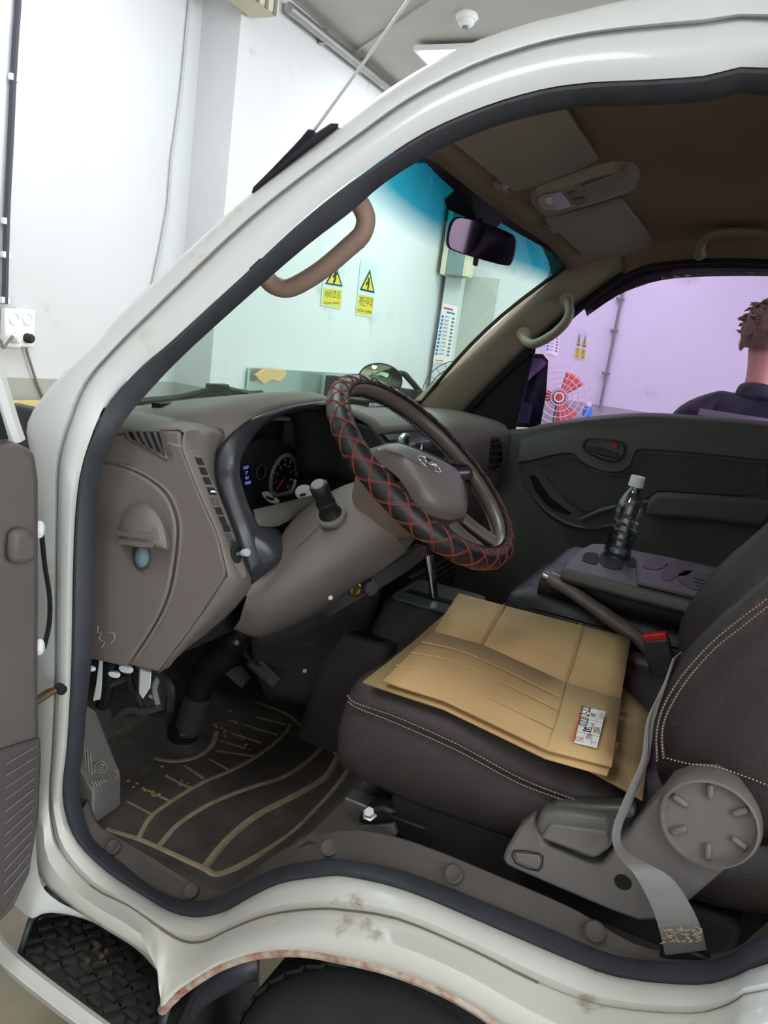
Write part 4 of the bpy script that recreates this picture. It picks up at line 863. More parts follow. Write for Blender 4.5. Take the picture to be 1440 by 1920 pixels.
for k in range(5): MB().tube([FP(207+k*2, 1432+k*7), FP(221, 1444+k*2)], .0013, 5).build('rib', M_frr, fr_)
for k in range(5): MB().tube([FP(172+k*5, 1466-k*1), FP(176+k*5.5, 1478-k*3)], .0013, 5).build('rib', M_frr, fr_)
for k in range(3): MB().tube([FP(158+k*5, 1400+k*6), FP(160+k*6, 1440+k*6)], .0013, 5).build('rib', M_frr, fr_)
mt = thing('floor_mat', (.35, .75, FZ), 'worn black rubber floor mat with dusty tan ridges in footwell', 'floor mat')
M_mat = mat('mat_rubber', (70, 63, 57), .7, var=.25, vscale=12, stain=(112, 99, 80), stain_amt=.14, stain_scale=7)
M_dust = mat('dusty_ridge', (140, 127, 102), .85, var=.22, vscale=40)
ZM = FZ+.010
mo = [(186, 1372), (205, 1358), (242, 1347), (262, 1352), (290, 1342), (330, 1318), (380, 1308), (402, 1311), (428, 1324), (453, 1302), (480, 1306), (514, 1320), (565, 1337), (587, 1367), (639, 1402), (662, 1445), (634, 1488), (574, 1555), (514, 1598), (428, 1650), (397, 1658), (333, 1628), (272, 1594), (199, 1563), (190, 1552), (228, 1520), (226, 1450)]
MB().prism(PZ(mo, ZM), (0, 0, -.009)).build('mat_sheet', M_mat, mt, bevel=.003)
def ridge(pts, r=.0065, closed=False): MB().tube(cr(PZ(pts, ZM), 4, closed), r, 6, flat=.7, closed=closed, up=Vector((0, 0, 1))).build('ridge', M_dust, mt)
ridge([(259, 1574), (281, 1535), (320, 1505), (376, 1471), (436, 1445), (488, 1415), (531, 1380), (544, 1359)])
ridge([(298, 1587), (333, 1548), (393, 1509), (466, 1479), (531, 1458), (578, 1427), (604, 1402)])
ridge([(384, 1626), (423, 1578), (479, 1531), (553, 1492), (609, 1458), (634, 1419)], .008)
ridge([(199, 1557), (272, 1580), (376, 1626), (417, 1638), (509, 1589), (574, 1538), (652, 1445), (632, 1415), (565, 1363), (540, 1342), (490, 1322), (455, 1312)])
for a, b in (((229, 1462), (320, 1505)), ((255, 1430), (359, 1481)), ((345, 1437), (382, 1462)), ((392, 1425), (430, 1446)), ((238, 1505), (288, 1531)), ((200, 1388), (250, 1428)), ((405, 1410), (480, 1420)), ((402, 1388), (460, 1405)), ((400, 1365), (490, 1395)), ((405, 1345), (520, 1380)), ((415, 1332), (535, 1360))): ridge([a, b], .005)
ridge([(250, 1352), (250, 1380), (262, 1405), (290, 1424), (330, 1430), (372, 1420), (398, 1398), (405, 1375)], .008)
ridge([(196, 1378), (215, 1366), (245, 1358)], .006)
for i in range(110):     # dry mud crumbs lying on the ridges
    pass
rng = random.Random(3); cr_pts = []
for i in range(46):
    c = rng.choice([((300, 1440), (359, 1481)), ((425, 1330), (470, 1410)), ((392, 1340), (440, 1400)), ((229, 1462), (320, 1505))])
    u = rng.random(); px = c[0][0]+(c[1][0]-c[0][0])*u+rng.uniform(-5, 5); py = c[0][1]+(c[1][1]-c[0][1])*u+rng.uniform(-4, 4)
    cr_pts.append(P(px, py, Z=ZM+.004))
g = MB()
for p in cr_pts: g.lathe([(0, 0), (rng.uniform(.002, .005), .001), (.002, .003), (0, .0035)], p, (0, 0, 1), 5)
tag(g.build('dry_mud', mat('mud', (150, 118, 80), .9), None), 'crumbs of dry tan mud scattered on the floor mat', 'mud', kind='stuff')
# ================================================================== SEATS
M_lth = mat('seat_leather', (56, 49, 49), .38, var=.12, vscale=9, bump=.5, bscale=420, stain=(150, 70, 52), stain_amt=-.12, stain_scale=26)
M_lthk = mat('seat_leather_black', (42, 43, 42), .4, var=.12, vscale=9, bump=.5, bscale=420)
M_thr = mat('cream_thread', (172, 160, 130), .8)
M_strim = mat('seat_trim_grey', (110, 105, 102), .45, var=.04, vscale=8, bump=.2, bscale=1000)
seat = thing('driver_seat', (.37, .15, SZF), 'dark brown leather driver seat with cream stitching and grey recliner', 'seat')
def cushion_ring(y, x0, x1, zb, zt, dip, k=1.0, lean=0):
    xm = (x0+x1)/2; w_ = (x1-x0)/2*k; h = zt-zb; P_ = []
    for u, v in ((-.80, 0), (-.93, .05), (-1.0, .25), (-1.03, .5), (-1.0, .72), (-.955, .86), (-.90, .95), (-.78, 1.0), (-.62, .985), (-.5, 1-dip*.8), (-.25, 1-dip), (0, 1-dip), (.25, 1-dip), (.5, 1-dip*.8), (.62, .985), (.78, 1.0), (.90, .95), (.955, .86), (1.0, .72), (1.03, .5), (1.0, .25), (.93, .05), (.8, 0), (0, 0)):
        P_.append(Vector((xm+w_*u, y+lean*v, zb+h*v)))
    return P_
CR = [(.452, .86, .955, .0, .90), (.462, .85, .982, .02, .95), (.45, .845, 1.0, .04, .985), (.41, .84, 1.012, .06, 1), (.33, .835, 1.012, .09, 1), (.22, .84, 1.0, .12, 1), (.1, .845, .985, .16, 1), (.0, .85, .98, .16, 1), (-.1, .86, .985, .14, 1), (-.15, .87, .97, .1, .97)]
rings_ = [cushion_ring(y, .125, .62, zb, zt, dp, k, .0) for y, zb, zt, dp, k in CR]
MB().loft(smoothgrid(rings_, 2, 2, True)).build('cushion', M_lth, seat, smooth=60)
# piping seams on the near side
for pts, xx in (([(653, 1303), (670, 1318), (746, 1344), (862, 1396), (979, 1459), (1098, 1505)], .118), ([(655, 1315), (675, 1328), (746, 1356), (862, 1408), (975, 1468), (1090, 1510)], .116)):
    p = cr(PX(pts, xx), 6)
    MB().tube([q+Vector((-.002, 0, 0)) for q in p], .0022, 6).build('piping', M_lth, seat)
    g = MB(); r_ = resample(p, 150)
    for i in range(0, 148, 2): g.tube([r_[i]+Vector((-.0042, 0, .001)), lerp(r_[i], r_[i+1], .9)+Vector((-.0042, 0, .001))], .0006, 4)
    tag(g.build('stitching', M_thr, seat), kind='stuff')
# backrest
def back_ring(z, yf, x0, x1, th, bol, k=1):
    xm = (x0+x1)/2; w_ = (x1-x0)/2*k; o = []
    for u, v in ((-.85, 1), (-.97, .92), (-1.02, .7), (-1.03, .45), (-1.0, .2), (-.95, .02), (-.86, -bol), (-.7, -bol*.9), (-.5, -.02), (-.2, .02), (.2, .02), (.5, -.02), (.7, -bol*.9), (.86, -bol), (.95, .02), (1.0, .2), (1.03, .45), (1.02, .7), (.97, .92), (.85, 1)):
        o.append(Vector((xm+w_*u, yf-th*v, z)))
    return o
BR = [(.97, -.03, .10, .2, .95), (1.02, -.03, .15, .3, 1), (1.10, -.032, .17, .35, 1.02), (1.20, -.072, .18, .36, 1.03), (1.30, -.135, .18, .36, 1.03), (1.42, -.195, .17, .33, 1.0), (1.52, -.24, .15, .25, .94), (1.57, -.26, .10, .1, .85)]
MB().loft(smoothgrid([back_ring(z, yf, .125, .62, th, bo, k) for z, yf, th, bo, k in BR], 3, 2, True)).build('backrest', M_lth, seat, smooth=60)
for pts in ([(1244, 1420), (1241, 1376), (1252, 1334), (1287, 1275), (1339, 1216), (1391, 1174), (1450, 1127)], [(1232, 1425), (1231, 1376), (1243, 1326), (1277, 1268), (1330, 1208), (1383, 1163), (1450, 1113)]):
    p = cr(PX(pts, .112), 6); MB().tube([q+Vector((0, 0, 0)) for q in p], .002, 6).build('piping', M_lth, seat)
    g = MB(); r_ = resample(p, 120)
    for i in range(0, 118, 2): g.tube([r_[i]+Vector((-.0035, 0, 0)), lerp(r_[i], r_[i+1], .9)+Vector((-.0035, 0, 0))], .0007, 4)
    tag(g.build('stitching', M_thr, seat), kind='stuff')
p = cr(PX([(1244, 1420), (1290, 1432), (1350, 1440), (1450, 1476)], .112), 6); g = MB(); r_ = resample(p, 60)
for i in range(0, 58, 2): g.tube([r_[i], lerp(r_[i], r_[i+1], .9)], .001, 4)
tag(g.build('stitching', M_thr, seat), kind='stuff')
# side trim with recliner
XT = .098
so_ = [(941, 1612), (948, 1593), (972, 1553), (1000, 1530), (1010, 1560), (1020, 1585), (1110, 1622), (1128, 1618), (1162, 1578), (1190, 1540), (1240, 1490), (1262, 1462), (1300, 1448), (1345, 1450), (1385, 1470), (1412, 1505), (1420, 1545), (1408, 1590), (1370, 1624), (1294, 1690), (1232, 1727), (1197, 1728), (1148, 1710), (1044, 1666), (950, 1625)]
tr_ = MB().prism(PX(so_, XT), (.03, 0, 0)).build('side_trim', M_strim, seat, bevel=.006, seg=3)
rc = P(1330, 1532, X=XT); rr = (P(1422, 1532, X=XT)-rc).length*.5+(P(1330, 1440, X=XT)-rc).length*.5
cap = MB().lathe([(rr*1.0, 0), (rr*1.0, .01), (rr*.95, .018), (rr*.90, .019), (rr*.86, .008), (rr*.84, .008), (0, .009)], rc, (-1, 0, 0), 48).build('recliner_cap', M_strim, seat)
for k in range(6):
    a = 2*pi*k/6+.35; d_ = Vector((0, cos(a), sin(a))); tg = Vector((0, -sin(a), cos(a)))
    MB().box(rc+d_*rr*.66+Vector((-.010, 0, 0)), (.008, .02, .008), (Vector((1, 0, 0)), d_, tg)).build('clip_tab', M_strim, cap, bevel=.003)
MB().prism(PX([(1002, 1550), (1010, 1527), (1040, 1521), (1135, 1534), (1150, 1542), (1147, 1590), (1118, 1614), (1100, 1611), (1012, 1576)], XT-.012), (.04, 0, 0)).build('recliner_lever', mat('lever_grey', (100, 98, 95), .45), seat, bevel=.010, seg=4)
MB().prism(PX([(1012, 1572), (1030, 1545), (1140, 1560), (1144, 1590), (1116, 1610)], XT-.0165), (.01, 0, 0)).build('lever_grip', M_strim, seat, bevel=.004, seg=3)
MB().prism(PX([(1010, 1527), (1040, 1505), (1110, 1510), (1190, 1512), (1192, 1535), (1150, 1540)], XT+.004), (.03, 0, 0)).build('upper_trim', mat('trim_dark_green', (74, 76, 70), .4), seat, bevel=.006)
cb = PX([(967, 1597), (1010, 1602), (1014, 1612), (1008, 1628), (970, 1615)], XT-.001)
MB().prism(cb, (-.003, 0, 0)).build('recline_button', M_strim, tr_, bevel=.004, seg=3)
MB().tube(cr([q+Vector((-.001, 0, 0)) for q in PX([(964, 1594), (1012, 1600), (1018, 1612), (1010, 1632), (967, 1618)], XT)], 2, True), .0008, 6, closed=True).build('button_gap', M_blackm, tr_)
MB().lathe([(.0, .0015), (.0075, .0015), (.0095, .002), (.011, 0), (0, 0)], P(1168, 1654, X=XT), (-1, 0, 0), 20).build('bolt_hole', M_blackm, tr_)
MB().box((.37, .12, SZF+.045), (.44, .5, .08)).build('seat_base', M_blackm, seat, bevel=.01)
for xx in (.2, .55): MB().box((xx, .18, SZF+.008), (.035, .56, .016)).build('rail', M_metal, seat, bevel=.003)
# slide lever and rail end at the front
t = thing('seat_rail_bracket', P(710, 1560, X=.15), 'rusty seat rail bracket with silver bolt and black slide lever', 'bracket')
rb = P(700, 1540, X=.15)
MB().prism(PX([(668, 1555), (680, 1545), (735, 1545), (742, 1565), (735, 1578), (690, 1580), (660, 1575)], .14), (.05, 0, 0)).build('foot', mat('worn_plate', (92, 86, 80), .6, var=.2, vscale=40), t, bevel=.004)
MB().prism(PX([(670, 1532), (682, 1518), (715, 1512), (740, 1522), (742, 1540), (700, 1548), (672, 1546)], .135), (.05, .0, 0)).build('rail_end', M_black, t, bevel=.006)
MB().lathe([(.0, .010), (.008, .010), (.0085, .004), (.012, .003), (.012, 0), (0, 0)], P(694, 1527, X=.135), (-.6, 0, .8), 6).build('bolt', M_metal, t)
MB().tube(cr(PX([(735, 1528, .13), (765, 1540, .12), (800, 1552, .115)]), 4), .006, 8, flat=.6).build('slide_lever', M_black, t)
# ================================================================== CARDBOARD
M_card = mat('cardboard', (188, 154, 106), .8, var=.05, vscale=14, stain=(182, 160, 112), stain_amt=.1, stain_scale=5)
M_card2 = mat('cardboard_old', (150, 124, 84), .8, var=.08, vscale=9, stain=(120, 92, 62), stain_amt=.06, stain_scale=8)
lowb = [PZ([(680, 1278, 1.016), (760, 1215, 1.012), (835, 1150, 1.005)]), PZ([(900, 1352, 1.012), (960, 1280, 1.004), (1000, 1210, 1.0)]), PZ([(1075, 1428, 1.0), (1100, 1340, .995), (1120, 1250, .99)]), PZ([(1205, 1498, .992), (1215, 1420, .992), (1228, 1345, .985)])]
tag(MB().grid(smoothgrid(lowb, 3, 3)).build('cardboard_sheet', M_card2, None, solid=.003), 'olive brown cardboard sheet lying under the lighter flattened box', 'cardboard', 'cardboard on the driver seat')
cb = thing('flattened_box', P(930, 1270, Z=1.02), 'tan flattened cardboard box with shipping label on driver seat', 'cardboard', 'cardboard on the driver seat')
HZ = 1.021
fa = [(860, 1112, HZ), (945, 1135, HZ), (1088, 1172, HZ-.004), (1183, 1195, HZ-.006)]
cu = [(815, 1182, HZ+.003), (903, 1211, HZ+.002), (1058, 1282, HZ-.001), (1164, 1309, HZ-.006)]
cu2 = [(812, 1188, HZ+.001), (903, 1212, HZ+.002), (1058, 1283, HZ-.001), (1164, 1315, HZ-.006)]
md_ = [(766, 1232, HZ+.002), (871, 1260, HZ+.003), (1046, 1345, HZ+.001), (1155, 1376, HZ-.004)]
ne = [(718, 1280, HZ+.002), (830, 1315, HZ+.004), (1025, 1408, HZ+.002), (1146, 1440, HZ-.002)]
def cgrid(rows): return [[lerp(a, b, k/3) for a, b in zip(r[:-1], r[1:]) for k in range(3)]+[r[-1]] for r in rows]
MB().grid(cgrid([PZ(fa), [lerp(a, b, .5) for a, b in zip(PZ(fa), PZ(cu))], PZ(cu)])).build('far_panel', M_card, cb, solid=.004, soff=1)
MB().grid(cgrid([PZ(cu2), PZ(md_), PZ(ne)])).build('near_panel', M_card, cb, solid=.004, soff=1)
MB().grid([[p+Vector((0, 0, -.009)) for p in PZ([(722, 1284, HZ), (830, 1319, HZ), (1025, 1412, HZ), (1140, 1444, HZ)])], [p+Vector((.1, 0, -.009)) for p in PZ([(722, 1284, HZ), (830, 1319, HZ), (1025, 1412, HZ), (1140, 1444, HZ)])]]).build('under_flap', M_card, cb, solid=.003)
M_fold = mat('fold_line', (168, 138, 94), .8)
for pts in ([(945, 1135), (925, 1170), (903, 1211)], [(1088, 1172), (1075, 1225), (1058, 1282)], [(873, 1258), (850, 1285), (830, 1315)], [(1058, 1283), (1045, 1345), (1025, 1408)]): MB().tube(cr([p+Vector((0, 0, .004)) for p in PZ(pts, HZ+.001)], 3), .0012, 5).build('crease', M_fold, cb)
for pts in ([(790, 1208), (880, 1232), (1050, 1312)], [(770, 1228), (865, 1250), (1048, 1338)], [(742, 1252), (850, 1284), (1036, 1372)]): MB().tube(cr([p+Vector((0, 0, .0045)) for p in PZ(pts, HZ+.003)], 4), .0009, 5).build('flute_line', M_card, cb)
# label
LQ = [P(a, b, Z=HZ+.0065) for a, b in ((1091, 1325), (1135, 1335), (1119, 1403), (1073, 1392))]
lb = thing('shipping_label', LQ[0], 'white shipping label with red left edge and printed numbers', 'label')
def lq(u, v, d=0): return lerp(lerp(LQ[0], LQ[1], u), lerp(LQ[3], LQ[2], u), v)+Vector((0, 0, d))
M_lab = mat('label_paper', (226, 226, 220), .6)
MB().prism([lq(0, 0), lq(1, 0), lq(1, 1), lq(0, 1)], (0, 0, .0008)).build('paper', M_lab, lb, smooth=0)
def lrect(u0, u1, v0, v1, mm, nm): MB().prism([lq(u0, v0, .0009), lq(u1, v0, .0009), lq(u1, v1, .0009), lq(u0, v1, .0009)], (0, 0, .0004)).build(nm, mm, lb, smooth=0)
lrect(0, .07, 0, 1, mat('label_red', (205, 70, 55), .6), 'red_edge')
lrect(.28, .62, .56, .67, M_ink, 'black_block')
for u in (.38, .72): lrect(u, u+.012, .02, .98, mat('label_pink', (225, 150, 140), .6), 'rule_line')
for v in (.34, .72): lrect(.08, 1, v, v+.006, MATS['label_pink'], 'rule_line')
up_ = (LQ[0]-LQ[3]); rt_ = (LQ[0]-LQ[1])*-1
for s, u, v, sz in (('12-22', .2, .17, .019), ('022', .24, .44, .018), ('G', .45, .615, .016), ('31-4', .62, .5, .010), ('105', .55, .2, .010), ('7206', .6, .78, .009), ('2204', .86, .58, .010), ('0110 3', .9, .16, .008), ('5', .84, .9, .009)):
    text(s, 'printed_text', sz, lq(u, v, .0016), up_, -rt_, M_ink if s != 'G' else M_lab, lb)
text('CJ', 'printed_text', .012, lq(.2, .9, .0016), up_, -rt_, MATS['label_red'], lb)
# ================================================================== SEAT BELT AND BUCKLE
M_web = mat('belt_webbing', (122, 118, 116), .6, var=.06, vscale=30, bump=.4, bscale=500)
bl_ = [(1262, 1235, .16), (1244, 1285, .14), (1214, 1350, .105), (1203, 1425, .085), (1172, 1495, .062), (1152, 1545, .052), (1150, 1580, .048), (1163, 1612, .045), (1190, 1640, .045), (1222, 1700, .05), (1238, 1750, .058), (1247, 1790, .07)]
br_ = [(1278, 1222, .19), (1257, 1272, .175), (1226, 1350, .15), (1216, 1425, .13), (1186, 1500, .105), (1165, 1550, .088), (1166, 1586, .08), (1196, 1610, .065), (1258, 1645, .055), (1296, 1700, .056), (1316, 1745, .062), (1325, 1780, .074)]
belt = thing('seat_belt', P(1290, 1785, X=.07), 'grey seat belt webbing twisting down beside the seat recliner', 'seat belt')
MB().strip(cr(PX(bl_), 4), cr(PX(br_), 4), .0016).build('webbing', M_web, belt)
g = MB(); rn = random.Random(4)
for i in range(60):
    u, v = rn.random(), rn.random()*.9; a = P(lerp(1245, 1318, u), lerp(1742, 1772, v)-u*5, X=.058-.004*(1-v)); g.tube([a, a+Vector((0, .004, rn.uniform(-.004, .004)))], .0006, 3)
tag(g.build('end_stitching', mat('tan_thread', (170, 150, 118), .8), belt), kind='stuff')
MB().box(P(1287, 1796, X=.078), (.012, .06, .03)).build('anchor', M_black, belt, bevel=.004)
bk = thing('belt_buckle', P(1240, 1270, X=.66), 'black belt buckle with red release button beside handbrake', 'buckle')
b0, b1 = P(1246, 1272, X=.64), P(1228, 1190, X=.64); bd = (b1-b0).normalized(); sdv = Vector((0, 1, 0)); sdv = (sdv-bd*sdv.dot(bd)).normalized(); nn_ = bd.cross(sdv)
MB().box(lerp(b0, b1, .46), (.022, .047, (b1-b0).length*.92), (nn_, sdv, bd)).build('housing', mat('buckle_grey', (58, 57, 56), .5), bk, bevel=.005)
MB().box(b1+bd*-.003, (.020, .043, .012), (nn_, sdv, bd)).build('red_button', mat('red_plastic', (200, 45, 38), .4), bk, bevel=.002)
MB().tube([b0+bd*.01, b0-bd*.09], .009, 8, flat=.4).build('stem', M_black, bk)
# ================================================================== CENTRE SEAT, CONSOLE, HANDBRAKE, GEAR LEVER
M_con = mat('console_plastic', (74, 70, 67), .5, var=.05, vscale=8, bump=.2, bscale=900)
cs = thing('centre_seat', (.87, .15, SZF), 'black leather centre seat cushion under the fold-down tray', 'seat')
CR2 = [(.372, .92, .985, .0, .92), (.385, .91, 1.015, .02, .97), (.365, .905, 1.03, .03, 1), (.3, .90, 1.035, .03, 1), (.1, .90, 1.035, .03, 1), (-.15, .90, 1.03, .03, 1)]
MB().loft(smoothgrid([cushion_ring(y, .715, 1.06, zb, zt, dp, k) for y, zb, zt, dp, k in CR2], 2, 2, True)).build('cushion', M_lthk, cs, smooth=60)
CR3 = [(.31, 1.03, 1.05, .0, .9), (.325, 1.02, 1.07, 0, .97), (.31, 1.015, 1.09, 0, 1), (.2, 1.015, 1.095, 0, 1), (.0, 1.015, 1.095, 0, 1), (-.15, 1.02, 1.09, 0, .97)]
MB().loft(smoothgrid([cushion_ring(y, .735, 1.03, zb, zt, dp, k) for y, zb, zt, dp, k in CR3], 2, 2, True)).build('folded_backrest', M_lthk, cs, smooth=60)
MB().box((.89, .1, SZF+.07), (.30, .45, .14)).build('seat_box', M_blackm, cs, bevel=.01)
MB().tube(cr([Vector((.722, .36, 1.0)), Vector((.715, .28, 1.005)), Vector((.712, .1, 1.005)), Vector((.715, -.1, 1.0))], 4), .003, 6).build('piping', M_lthk, cs)
ct = thing('console_tray', (.88, .1, 1.09), 'grey plastic fold-down console tray with cup holders', 'console')
TZ = 1.115
to = PZ([(1056, 1064), (1062, 1050), (1085, 1030), (1107, 1019), (1125, 1018), (1245, 1042), (1360, 1066), (1335, 1098), (1305, 1130), (1180, 1098)], TZ)
toc = sum(to, Vector())/len(to)
MB().loft([[lerp(toc, p, .97)+Vector((0, 0, -.03)) for p in to], [lerp(toc, p, 1.02)+Vector((0, 0, -.022)) for p in to], [p+Vector((0, 0, -.006)) for p in to], [lerp(toc, p, .975) for p in to]]).build('tray_body', M_con, ct, bevel=.003)
MB().prism(PZ([(1192, 1060), (1205, 1050), (1255, 1050), (1340, 1078), (1305, 1125), (1195, 1098)], TZ+.001), (0, 0, .007)).build('rear_lid', M_con, ct, bevel=.003)
for pts, nm in (([(1092, 1050), (1100, 1036), (1122, 1040), (1118, 1058)], 'pocket'), ([(1124, 1050), (1132, 1034), (1165, 1040), (1170, 1058), (1160, 1068), (1132, 1062)], 'cup_holder'), ([(1168, 1048), (1190, 1046), (1192, 1062), (1178, 1062)], 'pocket')):
    MB().prism(cr(PZ(pts, TZ+.0008), 3, True), (0, 0, .0008)).build(nm, M_blackm, ct, smooth=0)
for pts in ([(1205, 1062), (1215, 1048), (1240, 1046), (1252, 1060), (1230, 1068)], [(1240, 1080), (1250, 1058), (1275, 1052), (1300, 1062), (1290, 1078), (1266, 1082), (1255, 1090)], [(1270, 1082), (1290, 1070), (1335, 1080), (1315, 1106), (1285, 1098)]):
    MB().prism(cr(PZ(pts, TZ+.0085), 3, True), (0, 0, .0008)).build('coin_recess', mat('recess_grey', (50, 47, 47), .5), ct, smooth=0)
for k in range(3): MB().tube(PZ([(1298+k*3, 1082+k*7), (1330-k*2, 1090+k*6)], TZ+.0105), .0015, 5).build('coin_rib', M_con, ct)
hb_ = thing('parking_brake_lever', P(1230, 1220, X=.68), 'grey worn parking brake lever between driver and centre seats', 'lever')
hp_ = PX([(1030, 1084, .70), (1060, 1100, .695), (1110, 1136, .69), (1160, 1172, .685), (1205, 1205, .68), (1245, 1262, .68)])
MB().tube(cr(hp_, 4), [.0165, .018, .0185, .019, .0175, .017, .0165, .016, .016, .017, .018, .018, .018, .018, .0165, .0165, .016, .016, .016, .016, .016], 16, flat=.85).build('grip', mat('grip_worn', (96, 88, 82), .4, var=.15, vscale=18, stain=(70, 50, 40), stain_amt=.1, stain_scale=20), hb_)
MB().tube([hp_[0], lerp(hp_[0], hp_[1], -.35)], .010, 12).build('release_button', M_metal, hb_)
MB().tube([lerp(hp_[4], hp_[5], .0), hp_[5]+Vector((0, -.06, -.05))], .014, 8).build('lever_arm', M_black, hb_)
MB().box((.675, .05, .87), (.05, .25, .22)).build('lever_housing', M_con, hb_, bevel=.012)
gc = thing('gear_console', (.76, .55, FZ), 'dark floor console carrying gear selector gate and open pocket', 'console')
def crect(cx, cy, w_, h_, z, r=.03, n=3): return [Vector((cx+a, cy+b, z)) for a, b in rrect(w_, h_, r, n)]
g0 = P(800, 1122, Z=.955)
MB().loft([crect(.80, .50, .42, .34, FZ), crect(.80, .51, .38, .32, .75), crect(g0.x+.04, g0.y-.03, .24, .26, .88), crect(g0.x+.03, g0.y-.02, .21, .20, .94), crect(g0.x+.03, g0.y-.02, .195, .185, .952)]).build('console_body', M_trimd, gc, smooth=50)
MB().loft([crect(.70, .68, .20, .24, FZ), crect(.69, .67, .17, .19, .78), crect(.685, .665, .15, .15, .862), crect(.685, .665, .13, .13, .866), crect(.69, .66, .11, .11, .80)]).build('front_pocket', M_trimd, gc, smooth=40)
MB().prism(crect(.685, .665, .125, .125, .866, .05), (0, 0, .001)).build('pocket_shade', M_blackm, gc, smooth=0)  # dark disc laid over the pocket to stand for the shade inside
MB().prism([p+Vector((0, 0, .0)) for p in crect(g0.x+.03, g0.y-.02, .185, .175, .952, .02)], (0, 0, .006)).build('gate_plate', mat('gate_green_grey', (96, 112, 102), .3), gc, bevel=.002)
MB().box((g0.x+.005, g0.y-.015, .9595), (.022, .13, .003)).build('gate_slot', M_blackm, gc)
l0, l1 = P(816, 1122, X=g0.x+.005), P(803, 1040, X=g0.x+.005)
MB().tube([l0-Vector((0, 0, .01)), lerp(l0, l1, .5), l1], [.0095, .0105, .013], 18).build('lever_shaft', M_chrome, gc)
MB().tube([l1, l1+(l1-l0)*.18, l1+(l1-l0)*.6, l1+(l1-l0)*.95], [.016, .018, .022, .015], 18).build('lever_knob', M_black, gc)
M_peel = mat('peeled_patch', (170, 150, 118), .9, var=.3, vscale=60)
g = MB(); rn = random.Random(8)
for i in range(26):
    c = P(770+rn.gauss(0, 4), 1185+rn.gauss(0, 18), X=.655); g.prism([c+Vector((rn.uniform(-.001, .001), rn.uniform(-.006, .006), rn.uniform(-.008, .008))) for _ in range(4)], (.002, 0, 0))
# ribbed duct beyond
t = thing('floor_duct', (1.1, .62, FZ), 'dark ribbed air duct low beyond the gear console', 'duct')
MB().box((1.12, .80, .86), (.42, .2, .22)).build('duct_body', M_blackm, t, bevel=.01)
for k in range(8): MB().box((1.10, .692, .79+.02*k), (.36, .012, .008)).build('rib', M_trimd, t, bevel=.002)
ps = thing('passenger_seat', (1.27, .1, SZF), 'black leather passenger seat cushion beyond the console tray', 'seat')
MB().loft(smoothgrid([cushion_ring(y, 1.07, 1.45, zb-.0, zt, dp, k) for y, zb, zt, dp, k in [(.36, .90, .96, 0, .92), (.375, .88, .98, .02, .97), (.35, .87, .995, .04, 1), (.2, .87, .99, .08, 1), (-.15, .87, .98, .08, 1)]], 2, 2, True)).build('cushion', M_lthk, ps, smooth=60)
MB().loft(smoothgrid([back_ring(z, yf, 1.07, 1.45, th, bo, k) for z, yf, th, bo, k in [(.97, -.06, .1, .15, .95), (1.1, -.1, .15, .2, 1), (1.3, -.16, .15, .2, 1), (1.5, -.22, .12, .15, .95)]], 2, 2, True)).build('backrest', M_lthk, ps, smooth=60)
MB().box((1.26, .05, SZF+.06), (.34, .4, .12)).build('seat_box', M_blackm, ps, bevel=.01)
# ================================================================== WATER BOTTLE
b0 = P(1150, 1063, X=.885); b1 = P(1197, 893, X=.885); bd = (b1-b0).normalized(); H = (b1-b0).length
bot = thing('water_bottle', b0, 'clear plastic water bottle with white cap in cup holder', 'bottle')
def clear(name, c, rough=.05, ior=1.2):
    m = bpy.data.materials.new(name); m.use_nodes = True; nt = m.node_tree; N = nt.nodes; N.clear(); L = nt.links
    t = N.new('ShaderNodeBsdfTransparent'); t.inputs[0].default_value = c+(1,); g_ = N.new('ShaderNodeBsdfGlossy'); g_.inputs['Roughness'].default_value = rough
    lw = N.new('ShaderNodeLayerWeight'); lw.inputs[0].default_value = .35; mx = N.new('ShaderNodeMixShader'); o = N.new('ShaderNodeOutputMaterial')
    mm = N.new('ShaderNodeMath'); mm.operation = 'MULTIPLY_ADD'; mm.inputs[1].default_value = .6; mm.inputs[2].default_value = .12; L.new(lw.outputs['Fresnel'], mm.inputs[0])
    L.new(mm.outputs[0], mx.inputs[0]); L.new(t.outputs[0], mx.inputs[1]); L.new(g_.outputs[0], mx.inputs[2]); L.new(mx.outputs[0], o.inputs[0]); return m
pr = [(0, .0), (.024, .0), (.0285, .006), (.030, .014)]
for k in range(6): pr += [(.0305, .02+k*.017), (.0285, .027+k*.017), (.0285, .031+k*.017)]
pr += [(.0305, .125), (.030, .135), (.026, .150), (.018, .166), (.0135, .174), (.0125, .182), (.0125, .186)]
pr = [(r, h*H/.2045) for r, h in pr]
MB().lathe(pr, b0, bd, 32, False).build('bottle_shell', clear('bottle_plastic', (.95, .97, .98)), bot, smooth=30)
MB().lathe([(.0, .002), (.027, .004), (.0275, .085*H/.2045), (0, .085*H/.2045)], b0, bd, 28).build('water', clear('water', (.80, .86, .88), .02), bot)
MB().lathe([(.0165, .182*H/.2045), (.0165, .187*H/.2045), (.0155, .188*H/.2045), (.0155, .203*H/.2045), (.0145, H), (0, H)], b0, bd, 32).build('cap', M_wplast, bot)
